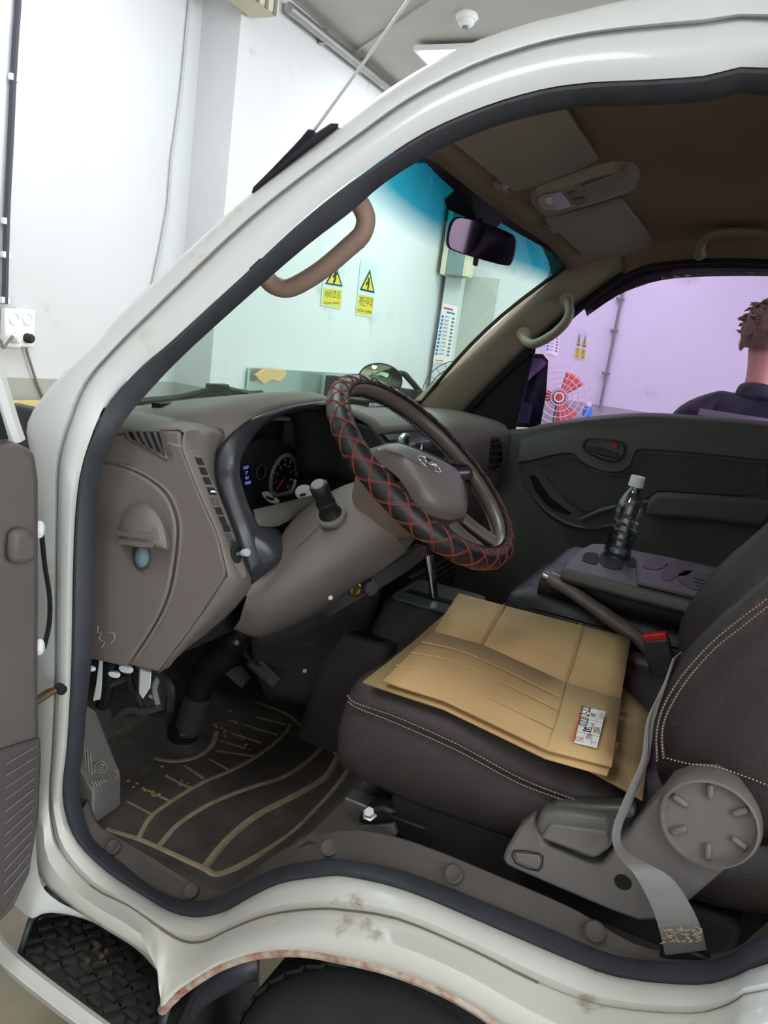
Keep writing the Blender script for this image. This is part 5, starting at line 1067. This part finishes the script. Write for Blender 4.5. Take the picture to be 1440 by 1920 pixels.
# ================================================================== DRIVER DOOR (open)
M_dtrim = mat('door_trim_taupe', (88, 82, 80), .55, var=.05, vscale=8, bump=.25, bscale=900)
dr = thing('driver_door', (-.06, 1.0, .5), 'open white driver door with taupe inner trim panel', 'door')
H0 = P(77, 1100, X=-.05); dd_ = Vector((-1, .16, 0)).normalized(); dn_ = Vector((-.16, -1, 0)).normalized()
def DP(px, py, d=0): return Pp(px, py, H0, dn_)+dn_*d
def DS(s, z, d=0): return Vector((H0.x, H0.y, 0))+dd_*s+Vector((0, 0, z))+dn_*d
panel = [DP(70, 848), DP(77, 900), DP(77, 1100), DP(76, 1300), DP(78, 1420), DP(74, 1540), DP(60, 1640), DP(30, 1705), DP(0, 1735)]
zt_, zb_ = DP(40, 836).z, panel[-1].z
MB().prism(panel+[DS(.35, zb_-.03), DS(.95, zb_), DS(.98, zb_+.15), DS(.98, zt_), DS(.5, zt_-.01), DP(40, 834)], -dn_*.06).build('inner_panel', M_dtrim, dr, bevel=.012, seg=3)
MB().prism([DS(-.005, .58, -.06), DS(.3, .50, -.06), DS(1.0, .55, -.06), DS(1.02, .8, -.06), DS(1.02, zt_-.01, -.06), DS(.0, zt_-.02, -.06)], -dn_*.05).build('outer_skin', M_white, dr, bevel=.015, seg=3)
fr1 = [DP(60, 835, -.04), DP(45, 790, -.04), DP(25, 720, -.04), DP(5, 655, -.04), DP(-15, 600, -.04), DS(.30, 1.70, -.04), DS(.42, 1.78, -.04), DS(.95, 1.78, -.04), DS(.98, zt_, -.04)]
MB().tube(cr(fr1, 4), .013, 8).build('window_frame', M_white, dr)
MB().tube([p-dn_*.012+Vector((0, 0, .016)) for p in cr(fr1, 4)], .008, 6).build('frame_seal', M_rubber, dr)
MB().prism([DP(42, 832, -.035), DP(26, 775, -.035), DP(0, 690, -.035), DS(.20, zt_+.30, -.035), DS(.22, zt_, -.035)], -dn_*.006).build('mirror_sail', M_blackm, dr, smooth=0)
MB().prism([DS(.22, zt_, -.04), DS(.22, zt_+.32, -.04), DS(.42, 1.77, -.04), DS(.94, 1.77, -.04), DS(.97, zt_, -.04)], -dn_*.004).build('window_glass', sheet_glass('door_glass', (.75, .72, .80), .05), dr, smooth=0)
hl_ = [DP(10, 990, .0), DP(40, 985, .0), DP(60, 1000, .0), DP(60, 1045, .0), DP(30, 1055, .0), DP(5, 1050, .0)]
MB().prism(hl_, dn_*.02).build('armrest_front', M_dtrim, dr, bevel=.012, seg=3)
lowp = [DP(72, 1380, 0), DP(73, 1420, 0), DP(68, 1530, 0), DP(50, 1635, 0), DP(0, 1715, 0), DS(.5, .62, 0), DS(.5, .85, 0)]
MB().prism(lowp, dn_*.008).build('lower_pocket', M_trimd, dr, bevel=.004)
for k in range(12): MB().tube([DP(2, 1430+k*22, .009), DP(62-k*1.2, 1395+k*20, .009)], .0018, 5).build('grille_rib', M_dtrim, dr)
ck = thing('door_check_strap', P(95, 1298, X=-.01), 'greasy brown door check strap between door and pillar', 'door check')
MB().tube([P(113, 1290, X=.0), P(92, 1298, X=-.015), P(45, 1330, X=-.06)], [.006, .0085, .008], 8, flat=.7).build('arm', mat('greasy_steel', (96, 76, 52), .4, .4), ck)
MB().lathe([(0, -.01), (.008, -.009), (.009, 0), (.007, .008), (0, .009)], P(112, 1291, X=.0), (.2, 1, 0), 12).build('roller', M_black, ck)
wr = cr([P(78, 1000, X=-.02), P(84, 1060, X=-.015), P(93, 1120, X=-.012), P(92, 1170, X=-.012), P(82, 1215, X=-.02)], 5)
tag(MB().tube(wr, .004, 6).build('door_wiring', M_black), 'thin black wiring loop between open door and white pillar', 'wire')
for py in (992, 1212): 
    c = P(74, py, X=-.03); tag(MB().lathe([(0, -.004), (.009, -.003), (.010, .003), (.006, .008), (0, .009)], c, (-.6, -.8, 0), 14, sx=.8, sy=1.4).build('panel_clip', M_wplast), ('upper' if py < 1100 else 'lower')+' white plastic clip on the edge of driver door trim', 'clip', 'white clips on the door edge')
# ================================================================== PASSENGER DOOR
pd = thing('passenger_door', (1.52, .1, .6), 'closed passenger door with grey trim and purple tinted window', 'door')
XD = 1.50
sill = [(930, 812), (960, 810), (985, 808), (1016, 800), (1087, 788), (1162, 781), (1219, 779), (1312, 785), (1440, 796), (1600, 815)]
zlow = .66
tp = cr(PX(sill, XD), 3)
rows = []
for p in tp:
    rows.append([p+Vector((.05, 0, .004)), p+Vector((.012, 0, .008)), p+Vector((-.006, 0, -.004)), p+Vector((-.006, 0, -.05)), Vector((XD+.004, p.y, p.z-.085)), Vector((XD+.012, p.y, 1.16)), Vector((XD+.016, p.y, 1.0)), Vector((XD+.012, p.y, .9)), Vector((XD, p.y, zlow))])
MB().grid(rows).build('trim_panel', mat('door_trim_dark', (108, 104, 98), .55, var=.05, vscale=8, bump=.25, bscale=900), pd, smooth=50)
M_dins = mat('door_insert', (88, 85, 82), .7, var=.05, vscale=9, bump=.4, bscale=700)
def DZ_(l, X): return PX(l, X)
# raised upper rail that dips round the handle, and insert below
rail = [(965, 835), (1010, 862), (1060, 850), (1090, 846)]
up1 = cr(PX([(972, 862), (1000, 858), (1040, 848), (1075, 846), (1095, 862), (1125, 876), (1160, 880), (1182, 868), (1192, 842), (1215, 838), (1300, 844), (1440, 858), (1560, 872)], XD-.004), 4)
up0 = [Vector((XD-.006, p.y, min(1.335, p.z+.055+.02*0))) for p in up1]
tpz = lambda y: min(tp, key=lambda q: abs(q.y-y)).z
MB().grid([[p+Vector((.02, 0, -.014)) for p in up1], [p+Vector((-.008, 0, -.006)) for p in up1], [p+Vector((-.008, 0, .006)) for p in up1], [Vector((XD-.010, p.y, lerp(p.z, tpz(p.y), .6))) for p in up1], [Vector((XD+.0, p.y, tpz(p.y)-.004)) for p in up1]]).build('belt_rail', MATS['door_trim_dark'], pd, smooth=60)
ins = PX([(1012, 872), (1060, 858), (1088, 862), (1115, 888), (1160, 892), (1192, 880), (1205, 850), (1300, 856), (1440, 870), (1440, 925), (1395, 930), (1235, 920), (1200, 945), (1150, 955), (1095, 960), (1060, 935), (1030, 900)], XD+.008)
MB().prism(ins, (-.006, 0, 0)).build('insert_panel', M_dins, pd, bevel=.003)
MB().prism(PX([(1215, 938), (1232, 921), (1300, 924), (1440, 935), (1560, 945), (1560, 1010), (1440, 985), (1300, 970), (1212, 965)], XD+.004), (-.045, 0, 0)).build('armrest', MATS['door_trim_dark'], pd, bevel=.014, seg=4)
MB().tube(cr(PX([(1090, 975, XD-.01), (1130, 957, XD-.03), (1170, 948, XD-.035), (1215, 942, XD-.03)]), 4), .008, 8).build('pull_strap', MATS['door_trim_dark'], pd)
arc = cr(PX([(975, 870), (985, 900), (1005, 935), (1035, 965), (1075, 985), (1120, 990), (1165, 980)], XD+.002), 4)
MB().tube(arc, .012, 8, flat=.5).build('curved_rib', MATS['door_trim_dark'], pd)
sl = PX([(992, 892), (1004, 890), (1030, 930), (1072, 962), (1066, 966), (1030, 950), (1004, 920)], XD+.006)
MB().prism(sl, (-.006, 0, 0)).build('map_slot', M_blackm, pd, bevel=.003)
ho = cr([Vector((a, b, 0)) for a, b in [(1090, 836), (1096, 824), (1110, 820), (1160, 826), (1173, 834), (1172, 852), (1160, 866), (1140, 866), (1105, 852)]], 2, True)
hb = [P(q.x, q.y, X=XD-.016) for q in ho]; hcn = sum(hb, Vector())/len(hb)
hz = MB().loft([[p+Vector((.02, 0, 0)) for p in hb], hb, [lerp(hcn, p, .9)+Vector((-.003, 0, 0)) for p in hb], [lerp(hcn, p, .84)+Vector((.008, 0, 0)) for p in hb]]).build('door_handle', M_trimd, pd, smooth=40)
MB().prism(PX([(1100, 835), (1130, 839), (1163, 851), (1158, 860), (1130, 855), (1106, 845)], XD-.010), (-.006, 0, 0)).build('pull_lever', mat('lever_satin', (56, 54, 53), .35), hz, bevel=.003)
MB().prism(PX([(1146, 829), (1157, 831), (1156, 841), (1145, 839)], XD-.0105), (-.003, 0, 0)).build('lock_mark', mat('lock_red', (205, 60, 35), .4), hz, smooth=0)
MB().prism(PX([(1158, 831), (1164, 833), (1162, 843), (1156, 841)], XD-.0105), (-.004, 0, 0)).build('lock_slider', M_trimd, hz, smooth=0)
# window frame, glass, sail panel, rain visor
wo = PX([(1050, 610, 1.545), (1100, 567, 1.53), (1160, 522, 1.515), (1215, 501, 1.51), (1320, 493, 1.505), (1440, 496, 1.505), (1560, 508, 1.505)])
MB().tube(cr(wo, 4), .012, 8).build('window_frame', M_blackm, pd)
gt = PX([(1000, 650, 1.57), (1060, 602, 1.56), (1100, 567, 1.545), (1160, 524, 1.53), (1215, 502, 1.52), (1320, 494, 1.515), (1440, 497, 1.515), (1560, 509, 1.515)])
gb = [Vector((1.555, p.y, min(tp, key=lambda q: abs(q.y-p.y)).z-.01)) for p in gt]
gb[0] = P(985, 800, X=1.555)
G_pur = sheet_glass('purple_tint_glass', (.62, .47, .74), .05)
MB().grid([cr(gt, 4), cr(gb, 4)]).build('window_glass', G_pur, pd, smooth=0)
v0 = PX([(1095, 575, 1.575), (1160, 528, 1.56), (1215, 505, 1.55), (1320, 496, 1.545), (1440, 499, 1.545), (1560, 511, 1.545)])
v1 = PX([(1100, 592, 1.60), (1152, 556, 1.60), (1195, 537, 1.60), (1245, 523, 1.60), (1320, 517, 1.60), (1440, 516, 1.60), (1560, 520, 1.60)])
v0 = cr(v0, 4); v1 = resample(cr(v1, 4), len(v0))
MB().grid([v0, v1]).build('rain_visor', sheet_glass('smoked_acrylic', (.10, .085, .085), .05), pd, solid=.003)
sailp = PX([(868, 782, 1.535), (905, 745, 1.535), (950, 700, 1.53), (992, 664, 1.53), (985, 720, 1.53), (962, 806, 1.53), (930, 812, 1.53), (890, 800, 1.53)])
MB().prism(sailp, (.02, 0, 0)).build('sail_panel', M_blackm, pd, bevel=.003)
dv_ = PX([(1000, 655, 1.535), (962, 806, 1.535)]); MB().tube(dv_, .008, 6).build('divider_bar', M_blackm, pd)
# outside mirror beyond the window
om = thing('wing_mirror', P(990, 735, X=1.75), 'black wing mirror outside the purple passenger window', 'mirror')
oq = PX([(962, 668), (985, 662), (1018, 664), (1028, 676), (1024, 740), (1014, 795), (1000, 802), (955, 800), (946, 790), (950, 720)], 1.72)
oc_ = sum(oq, Vector())/len(oq); away = Vector((.25, .97, 0))
MB().loft([[lerp(oc_, p, .6)+away*.09 for p in oq], [lerp(oc_, p, .95)+away*.05 for p in oq], oq, [lerp(oc_, p, .93)-away*.004 for p in oq]]).build('shell', M_blackm, om, smooth=60)
MB().prism([lerp(oc_, p, .88)-away*.005 for p in oq], -away*.002).build('mirror_glass', mat('wing_mirror_glass', (150, 140, 210), .04, 1), om, smooth=0)
MB().tube([oc_+away*.03+Vector((-.02, 0, .02)), Vector((1.60, .78, 1.44))], .014, 8).build('arm', M_black, om)
# round look-down mirror on the front corner
rm = thing('round_mirror', P(715, 710, X=1.35), 'round convex mirror on curved black arm outside windscreen', 'mirror')
rc_ = P(713, 712, X=1.40); rn_ = (CAM-rc_).normalized(); rn_ = (rn_+Vector((0, 0, -.25))).normalized()
rr_ = (P(750, 720, X=1.40)-P(676, 703, X=1.40)).length/2
MB().lathe([(0, -.03), (rr_*.7, -.025), (rr_*1.0, -.004), (rr_*1.0, .003), (rr_*.95, .004)], rc_, rn_, 36, sy=.75).build('shell', M_black, rm)
MB().lathe([(rr_*.96, .003), (rr_*.7, .013), (rr_*.35, .019), (0, .021)], rc_, rn_, 36, sy=.75).build('mirror_glass', mat('convex_glass', (215, 220, 190), .04, 1), rm)
MB().tube(cr([rc_-rn_*.02, P(752, 700, X=1.48), P(768, 712, X=1.54), P(792, 742, X=1.58), P(800, 765, X=1.58)], 5), .010, 8).build('arm', M_black, rm)
# ================================================================== ROOF FITTINGS
def visor(quad, label, clip):
    t = thing('sun_visor', sum(quad, Vector())/4, label, 'sun visor', 'sun visors under the roof lining')
    a, b, c, d = quad       # front-outer, front-inner, rear-inner, rear-outer
    rows = [[lerp(lerp(a, b, u), lerp(d, c, u), v)+Vector((0, 0, -.006*sin(pi*v)-.012)) for u in (0, .06, .35, .65, .94, 1)] for v in (0, .08, .35, .65, .92, 1)]
    MB().grid(smoothgrid(rows, 2, 2)).build('panel', mat('visor_vinyl', (138, 128, 116), .6, var=.03, vscale=8, bump=.2, bscale=900), t, solid=.014, bevel=.005)
    MB().tube([clip+Vector((-.03, 0, -.012)), clip+Vector((.03, 0, -.012))], .006, 8).build('pivot_rod', M_trim, t)
    MB().lathe([(.014, 0), (.013, -.012), (.006, -.016), (0, -.016)], clip+Vector((0, .0, -.0)), (0, 0, 1), 16).build('clip', mat('clip_ivory', (150, 140, 125), .5), t)
visor([Vector((.27, .487, 1.822)), Vector((.63, .487, 1.824)), Vector((.63, .335, 1.886)), Vector((.25, .325, 1.872))], 'driver side sun visor folded up behind the windscreen', Vector((.585, .495, 1.822)))
visor([Vector((1.40, .488, 1.814)), Vector((.90, .492, 1.824)), Vector((.95, .342, 1.886)), Vector((1.44, .315, 1.872))], 'passenger side sun visor folded up behind the windscreen', Vector((.985, .495, 1.824)))
oh = thing('overhead_console', (.8, .4, 1.84), 'oval overhead console with map lamp and sunglasses lid', 'overhead console')
oz = [(993, 371, 1.826), (1010, 356, 1.832), (1060, 340, 1.852), (1120, 320, 1.874), (1165, 313, 1.884), (1190, 322, 1.888), (1196, 340, 1.890), (1180, 352, 1.886), (1125, 372, 1.868), (1080, 385, 1.852), (1030, 400, 1.832), (1005, 390, 1.826)]
oo = cr(PZ(oz), 2, True); ooc = sum(oo, Vector())/len(oo)
MB().loft([[lerp(ooc, p, 1.04)+Vector((0, 0, .012)) for p in oo], oo, [lerp(ooc, p, .95)+Vector((0, -.003, -.009)) for p in oo], [lerp(ooc, p, .86)+Vector((0, -.003, -.010)) for p in oo], [lerp(ooc, p, .3)+Vector((0, -.003, -.010)) for p in oo]]).build('housing', mat('overhead_plastic', (136, 124, 110), .5, var=.03), oh, smooth=50)
on_ = (oo[6]-oo[0]).cross(oo[16]-oo[0]).normalized()
if on_.z > 0: on_ = -on_
def OH(px, py, d): return Pp(px, py, ooc+Vector((0, -.003, -.010)), on_)+on_*d
def opoly(l, h, nm, mm, bev=.002): return MB().prism([OH(a, b, .0) for a, b in l], on_*h).build(nm, mm, oh, bevel=bev)
opoly([(1090, 347), (1160, 323), (1182, 330), (1180, 348), (1115, 372)], .004, 'storage_lid', MATS['visor_vinyl'])
opoly([(1006, 372), (1020, 362), (1050, 358), (1072, 384), (1040, 394), (1015, 390)], .003, 'map_lamp', mat('lamp_lens', (120, 116, 106), .15))
opoly([(1020, 370), (1032, 366), (1038, 376), (1024, 380)], .006, 'lamp_bulb', mat('bulb_glass', (205, 196, 180), .2), .002)
opoly([(1062, 362), (1080, 357), (1086, 366), (1068, 370)], .004, 'rocker_switch', M_trim); opoly([(1074, 374), (1096, 368), (1102, 378), (1080, 384)], .004, 'rocker_switch', M_trim)
rv = thing('rear_view_mirror', P(900, 450, X=.74), 'rear view mirror with dark purple glass on windscreen', 'mirror')
mq = cr([Vector((a, b, 0)) for a, b in [(838, 440), (846, 414), (862, 406), (900, 415), (950, 434), (966, 446), (967, 468), (960, 492), (948, 498), (900, 486), (850, 470), (838, 460)]], 3, True)
mn_ = (CAM+Vector((.55, -.2, .0))-P(900, 452, X=.78)).normalized(); mo_ = P(900, 452, X=.78)
mp_ = [Pp(q.x, q.y, mo_, mn_) for q in mq]; mc_ = sum(mp_, Vector())/len(mp_)
MB().loft([[lerp(mc_, p, .75)-mn_*.03 for p in mp_], [lerp(mc_, p, .98)-mn_*.012 for p in mp_], mp_, [lerp(mc_, p, .96)+mn_*.003 for p in mp_], [lerp(mc_, p, .93)+mn_*.001 for p in mp_]]).build('shell', M_black, rv, smooth=50)
MB().prism([lerp(mc_, p, .935)+mn_*.0012 for p in mp_], mn_*.001).build('mirror_glass', mat('dark_mirror', (120, 105, 140), .05, 1), rv, smooth=0)
ba = P(893, 394, X=.80)
MB().tube([mc_-mn_*.02, ba, P(880, 375, X=.80)+Vector((0, .03, 0))], [.012, .014, .02], 12).build('arm', M_black, rv)
MB().lathe([(0, -.014), (.011, -.01), (.015, 0), (.011, .01), (0, .014)], ba, (1, 0, 0), 16).build('ball_joint', M_black, rv)
MB().box(lerp(mc_, Pp(893, 484, mo_, mn_), 1)+Vector((0, 0, -.006)), (.012, .01, .02)).build('dip_lever', M_black, rv, bevel=.003)
def handle(name, pts, r, m_, label, ends, seams=()):
    t = thing(name, pts[0], label, 'grab handle', 'grab handles in the cab'); p = cr(pts, 5)
    MB().tube(p, r, 14).build('bar', m_, t)
    for e, d in ends: MB().lathe([(r*1.5, -.006), (r*1.45, .004), (r*1.1, .008), (0, .008)], e, d, 16).build('mount', m_, t)
    for i in seams:
        q = p[i]; dr_ = (p[i+1]-p[i-1]).normalized(); MB().lathe([(r*1.03, -.0008), (r*1.04, 0), (r*1.03, .0008)], q, dr_, 16, False).build('seam', m_, t)
M_grab = mat('handle_taupe', (152, 126, 112), .5, var=.05, vscale=12, stain=(140, 70, 60), stain_amt=-.1, stain_scale=40)
M_grab2 = mat('handle_beige', (152, 142, 122), .5, var=.05, vscale=12)
handle('grab_handle', PX([(484, 500, .17), (497, 518, .195), (512, 534, .205), (536, 541, .21), (562, 532, .21), (606, 504, .21), (652, 465, .21), (678, 440, .21), (686, 412, .205), (678, 388, .195), (662, 366, .175)]), .0145, M_grab, 'taupe grab handle on the driver side windscreen pillar', [], (20, 33))
handle('grab_handle', PX([(981, 626, 1.45), (984, 637, 1.42), (1000, 645, 1.40), (1026, 634, 1.395), (1050, 616, 1.395), (1066, 594, 1.395), (1067, 574, 1.405), (1062, 560, 1.44)]), .0135, M_grab2, 'beige grab handle on the passenger side windscreen pillar', [(P(981, 626, X=1.44), (-1, 0, 0)), (P(1062, 560, X=1.43), (-1, 0, 0))])
handle('grab_handle', PX([(1312, 476, 1.36), (1316, 455, 1.32), (1335, 439, 1.30), (1370, 434, 1.295), (1410, 434, 1.295), (1445, 440, 1.30), (1470, 460, 1.32), (1475, 480, 1.36)]), .011, MATS['overhead_plastic'], 'dark roof grab handle above the purple passenger window', [(P(1312, 476, X=1.37), (-1, 0, -.3)), (P(1475, 480, X=1.37), (-1, 0, -.3))])
# ================================================================== OUTSIDE FITTINGS
an = thing('antenna', PS(590, 250, -.02), 'thin whip antenna on black base along the roof pillar', 'antenna')
ab_ = [PS(471, 362, -.012), PS(475, 350, -.02), PS(550, 278, -.03), PS(578, 240, -.03), PS(590, 243, -.03), PS(592, 249, -.03), PS(620, 230, -.025), PS(637, 231, -.02), PS(630, 242, -.012), PS(560, 296, -.008), PS(474, 362, -.008)]
MB().prism(ab_, (.012, .008, 0)).build('base', mat('antenna_black', (42, 40, 48), .5), an, bevel=.003)
a0 = PS(588, 246, -.02); MB().tube([a0, P(680, 120, X=a0.x-.02), P(770, -6, X=a0.x-.04), P(850, -120, X=a0.x-.06)], .0022, 6).build('mast', mat('antenna_white', (190, 190, 188), .4), an)
for lab, pts in (('left windscreen wiper arm resting along the glass base', [(255, 752, 1.10), (330, 745, 1.12), (395, 730, 1.13), (420, 728, 1.13), (470, 738, 1.15), (510, 742, 1.16)]), ('second thin wiper blade lying behind the left wiper', [(270, 765, 1.08), (350, 752, 1.12), (420, 740, 1.15), (490, 736, 1.16)])):
    w_ = thing('windscreen_wiper', P(*pts[0][:2], Y=pts[0][2]), lab, 'wiper', 'windscreen wipers'); q = cr(PY(pts), 4)
    MB().tube(q, .007, 6).build('arm', M_black, w_); MB().box(q[len(q)//2], (.07, .02, .02)).build('pivot_cover', M_black, w_, bevel=.004)
    MB().strip([p+Vector((0, 0, -.006)) for p in q], [p+Vector((0, 0, -.016)) for p in q], .004).build('rubber', M_rubber, w_)
# ================================================================== PERSON beyond the passenger window
hd = P(1436, 655, X=2.45); px_, py_ = hd.x, hd.y
man = thing('person', (px_, py_, 0), 'person in dark jacket with grey reflective stripes, seen from behind', 'person')
zs = hd.z/1.66
def skin(name, verts, edges, radii, m_, sub=2):
    me = bpy.data.meshes.new(name); me.from_pydata([Vector(v) for v in verts], edges, []); o = bpy.data.objects.new(name, me); COL.objects.link(o); o.parent = man; ORG[o.name] = ORG[man.name]
    md = o.modifiers.new('skin', 'SKIN'); md.use_smooth_shade = True
    for i, r in enumerate(radii): me.skin_vertices[0].data[i].radius = r if isinstance(r, tuple) else (r, r)
    me.skin_vertices[0].data[0].use_root = True
    s = o.modifiers.new('sub', 'SUBSURF'); s.levels = sub; s.render_levels = sub; me.materials.append(m_); return o
M_skin = mat('skin_tone', (186, 140, 112), .55); M_jkt = mat('jacket_navy', (38, 40, 50), .8, var=.2, vscale=30, bump=.5, bscale=80); M_trs = mat('trousers_dark', (44, 44, 48), .85); M_hair = mat('hair_brown', (104, 82, 64), .8, var=.35, vscale=40, bump=.3, bscale=60)
Z = lambda v: v*zs
# local: person faces +x; y across
def V_(x, y, z): return (x, y, Z(z))
skin('body', [V_(0, 0, .95), V_(0, 0, 1.15), V_(0, 0, 1.34), V_(.0, 0, 1.44), V_(.02, 0, 1.52), V_(.035, 0, 1.58), V_(.05, 0, 1.68), V_(.05, 0, 1.76), V_(0, .15, 1.33), V_(.02, .24, 1.18), V_(.12, .25, .95), V_(.16, .25, .87), V_(0, -.15, 1.33), V_(.02, -.24, 1.18), V_(.12, -.25, .95), V_(.16, -.25, .87), V_(0, .09, .88), V_(.01, .10, .48), V_(-.02, .10, .08), V_(0, -.09, .88), V_(.01, -.10, .48), V_(-.02, -.10, .08)],
     [(0, 1), (1, 2), (2, 3), (3, 4), (4, 5), (5, 6), (6, 7), (2, 8), (8, 9), (9, 10), (10, 11), (2, 12), (12, 13), (13, 14), (14, 15), (0, 16), (16, 17), (17, 18), (0, 19), (19, 20), (20, 21)],
     [(.12, .15), (.11, .14), (.08, .12), (.05, .055), .05, .05, (.088, .075), (.07, .06), (.04, .04), .035, .03, .035, (.04, .04), .035, .03, .035, .075, .055, .04, .075, .055, .04], M_skin)
skin('jacket', [V_(0, 0, .98), V_(0, 0, 1.15), V_(-.005, 0, 1.34), V_(.0, 0, 1.475), V_(0, .13, 1.43), V_(0, .205, 1.37), V_(.02, .25, 1.18), V_(.12, .26, .97), V_(0, -.13, 1.43), V_(0, -.205, 1.37), V_(.02, -.25, 1.18), V_(.12, -.26, .97)], [(0, 1), (1, 2), (2, 3), (2, 4), (4, 5), (5, 6), (6, 7), (2, 8), (8, 9), (9, 10), (10, 11)],
     [(.15, .19), (.145, .18), (.14, .20), (.10, .13), .10, .098, .075, .06, .10, .098, .075, .06], M_jkt)
skin('collar', [V_(.0, 0, 1.45), V_(.012, 0, 1.50), V_(.018, 0, 1.535)], [(0, 1), (1, 2)], [(.085, .09), (.075, .078), (.07, .07)], M_jkt)
skin('trousers', [V_(0, 0, 1.0), V_(0, 0, .9), V_(0, .09, .85), V_(.01, .10, .48), V_(-.02, .10, .06), V_(0, -.09, .85), V_(.01, -.10, .48), V_(-.02, -.10, .06)], [(0, 1), (1, 2), (2, 3), (3, 4), (1, 5), (5, 6), (6, 7)], [(.13, .16), (.13, .17), .10, .075, .065, .10, .075, .065], M_trs)
B0 = Vector((px_, py_, 0))
for zz, hw in ((1.40, .17), (1.345, .17)):
    L_ = []; R_ = []
    for k in range(13):
        a = pi+(k-6)/6*1.35; L_.append(B0+Vector((.150*cos(a), .215*sin(a), Z(zz+.013)))); R_.append(B0+Vector((.153*cos(a), .222*sin(a), Z(zz-.013))))
    MB().strip(L_, R_, .004).build('reflective_stripe', mat('reflective_grey', (128, 128, 132), .5), man)
rn = random.Random(5); g = []
hc = B0+Vector((.045, 0, Z(1.735)))
rows = []
for i in range(9):
    th = pi*.72*i/8; row = []
    for k in range(20):
        a = 2*pi*k/20; rr = 1+rn.uniform(-.07, .12); fx = .112*(1-.25*max(0, cos(a))*(i/8)); row.append(hc+Vector((fx*sin(th)*cos(a)*rr-.012, .095*sin(th)*sin(a)*rr, .115*cos(th)*rr+(.02 if cos(a) > .3 and i > 4 else 0))))
    rows.append(row)
hr = MB().grid(rows, cv=True)
for i in range(170):
    th = rn.uniform(.1, pi*.62); a = rn.uniform(0, 2*pi); d_ = Vector((sin(th)*cos(a), sin(th)*sin(a), cos(th))); b_ = hc+Vector((.105*d_.x-.012, .09*d_.y, .108*d_.z))
    tw = Vector((rn.uniform(-1, 1), rn.uniform(-1, 1), rn.uniform(-.9, .3)))*.022
    hr.tube([b_, b_+d_*.014+tw*.5, b_+d_*.017+tw*1.3], [.009, .007, .001], 5)
tag(hr.build('hair', M_hair, man, smooth=80), kind='stuff')
for sy in (-1, 1): MB().lathe([(0, -.012), (.02, -.008), (.028, 0), (.018, .008), (0, .01)], B0+Vector((.045, sy*.088, Z(1.675))), (.25, sy, 0), 14, sx=.7, sy=1.1).build('ear', M_skin, man)
# face on the far side
MB().lathe([(0, .03), (.012, .012), (.018, -.01), (0, -.014)], B0+Vector((.145, 0, Z(1.665))), (1, 0, -.3), 10).build('nose', M_skin, man)
for sy in (-1, 1):
    MB().lathe([(0, .008), (.010, .003), (.012, -.004), (0, -.006)], B0+Vector((.132, sy*.032, Z(1.69))), (1, 0, 0), 12).build('eye', M_wplast, man)
    for f, (dy, ln) in enumerate(((-.028, .06), (-.01, .075), (.01, .08), (.028, .07))):
        h = B0+Vector((.165, sy*.25*1.0, Z(.86))); MB().tube(cr([h+Vector((dy, 0, -.01)), h+Vector((dy*1.1+.008, 0, -.045)), h+Vector((dy*1.1+.004, -sy*.012, -.045-ln*.55))], 3), [.0095, .009, .009, .0085, .008, .008, .007], 8).build('finger', M_skin, man)
    h = B0+Vector((.19, sy*.24, Z(.87))); MB().tube(cr([h, h+Vector((.025, -sy*.01, -.03)), h+Vector((.025, -sy*.02, -.06))], 3), .009, 8).build('thumb', M_skin, man)
    f = B0+Vector((-.02, sy*.10, 0)); MB().loft([[f+Vector((a+.06, b, z)) for a, b in rrect(.27*k, .10*k, .045*k, 4)] for z, k in ((0, 1), (.03, 1), (.06, .9), (.09, .6))]).build('shoe', M_black, man)
MB().tube(cr([B0+Vector((.128, -.025, Z(1.625))), B0+Vector((.136, 0, Z(1.622))), B0+Vector((.128, .025, Z(1.625)))], 3), .005, 6).build('mouth', mat('lips', (160, 100, 90), .5), man)
# ---- front tyre
M_tyre = mat('tyre_rubber', (40, 41, 42), .75, var=.15, vscale=20)
oc = Vector((.135, .235, .315)); ax = Vector((1, 0, 0))
ty = MB().lathe([(r*1.05, h) for r, h in [(.19, -.085), (.24, -.10), (.27, -.098), (.29, -.085), (.296, -.07), (.296, .07), (.29, .085), (.27, .098), (.24, .1), (.19, .085)]], oc, ax, 64, False).build('tyre', M_tyre, cab)
ty['label'] = 'black tyre with grooved tread under the arch'
tread_me = None
for k in range(46):
    a = 2*pi*k/46; rd = Vector((0, cos(a), sin(a))); tg = Vector((0, -sin(a), cos(a)))
    for xo in (-.062, -.021, .021, .062):
        if sin(a) < .2: continue
        MB().box(oc+rd*.313+ax*xo, (.034, .0395, .006), (ax, (tg+ax*.2*(1 if xo > 0 else -1)).normalized(), rd)).build('tread_block', M_tyre, ty, smooth=0)
MB().lathe([(0, -.03), (.06, -.03), (.08, -.05), (.17, -.04), (.195, -.085), (.19, .05), (0, .05)], oc, ax, 40).build('wheel_rim', mat('rim_grey', (120, 122, 124), .4, .6), ty)
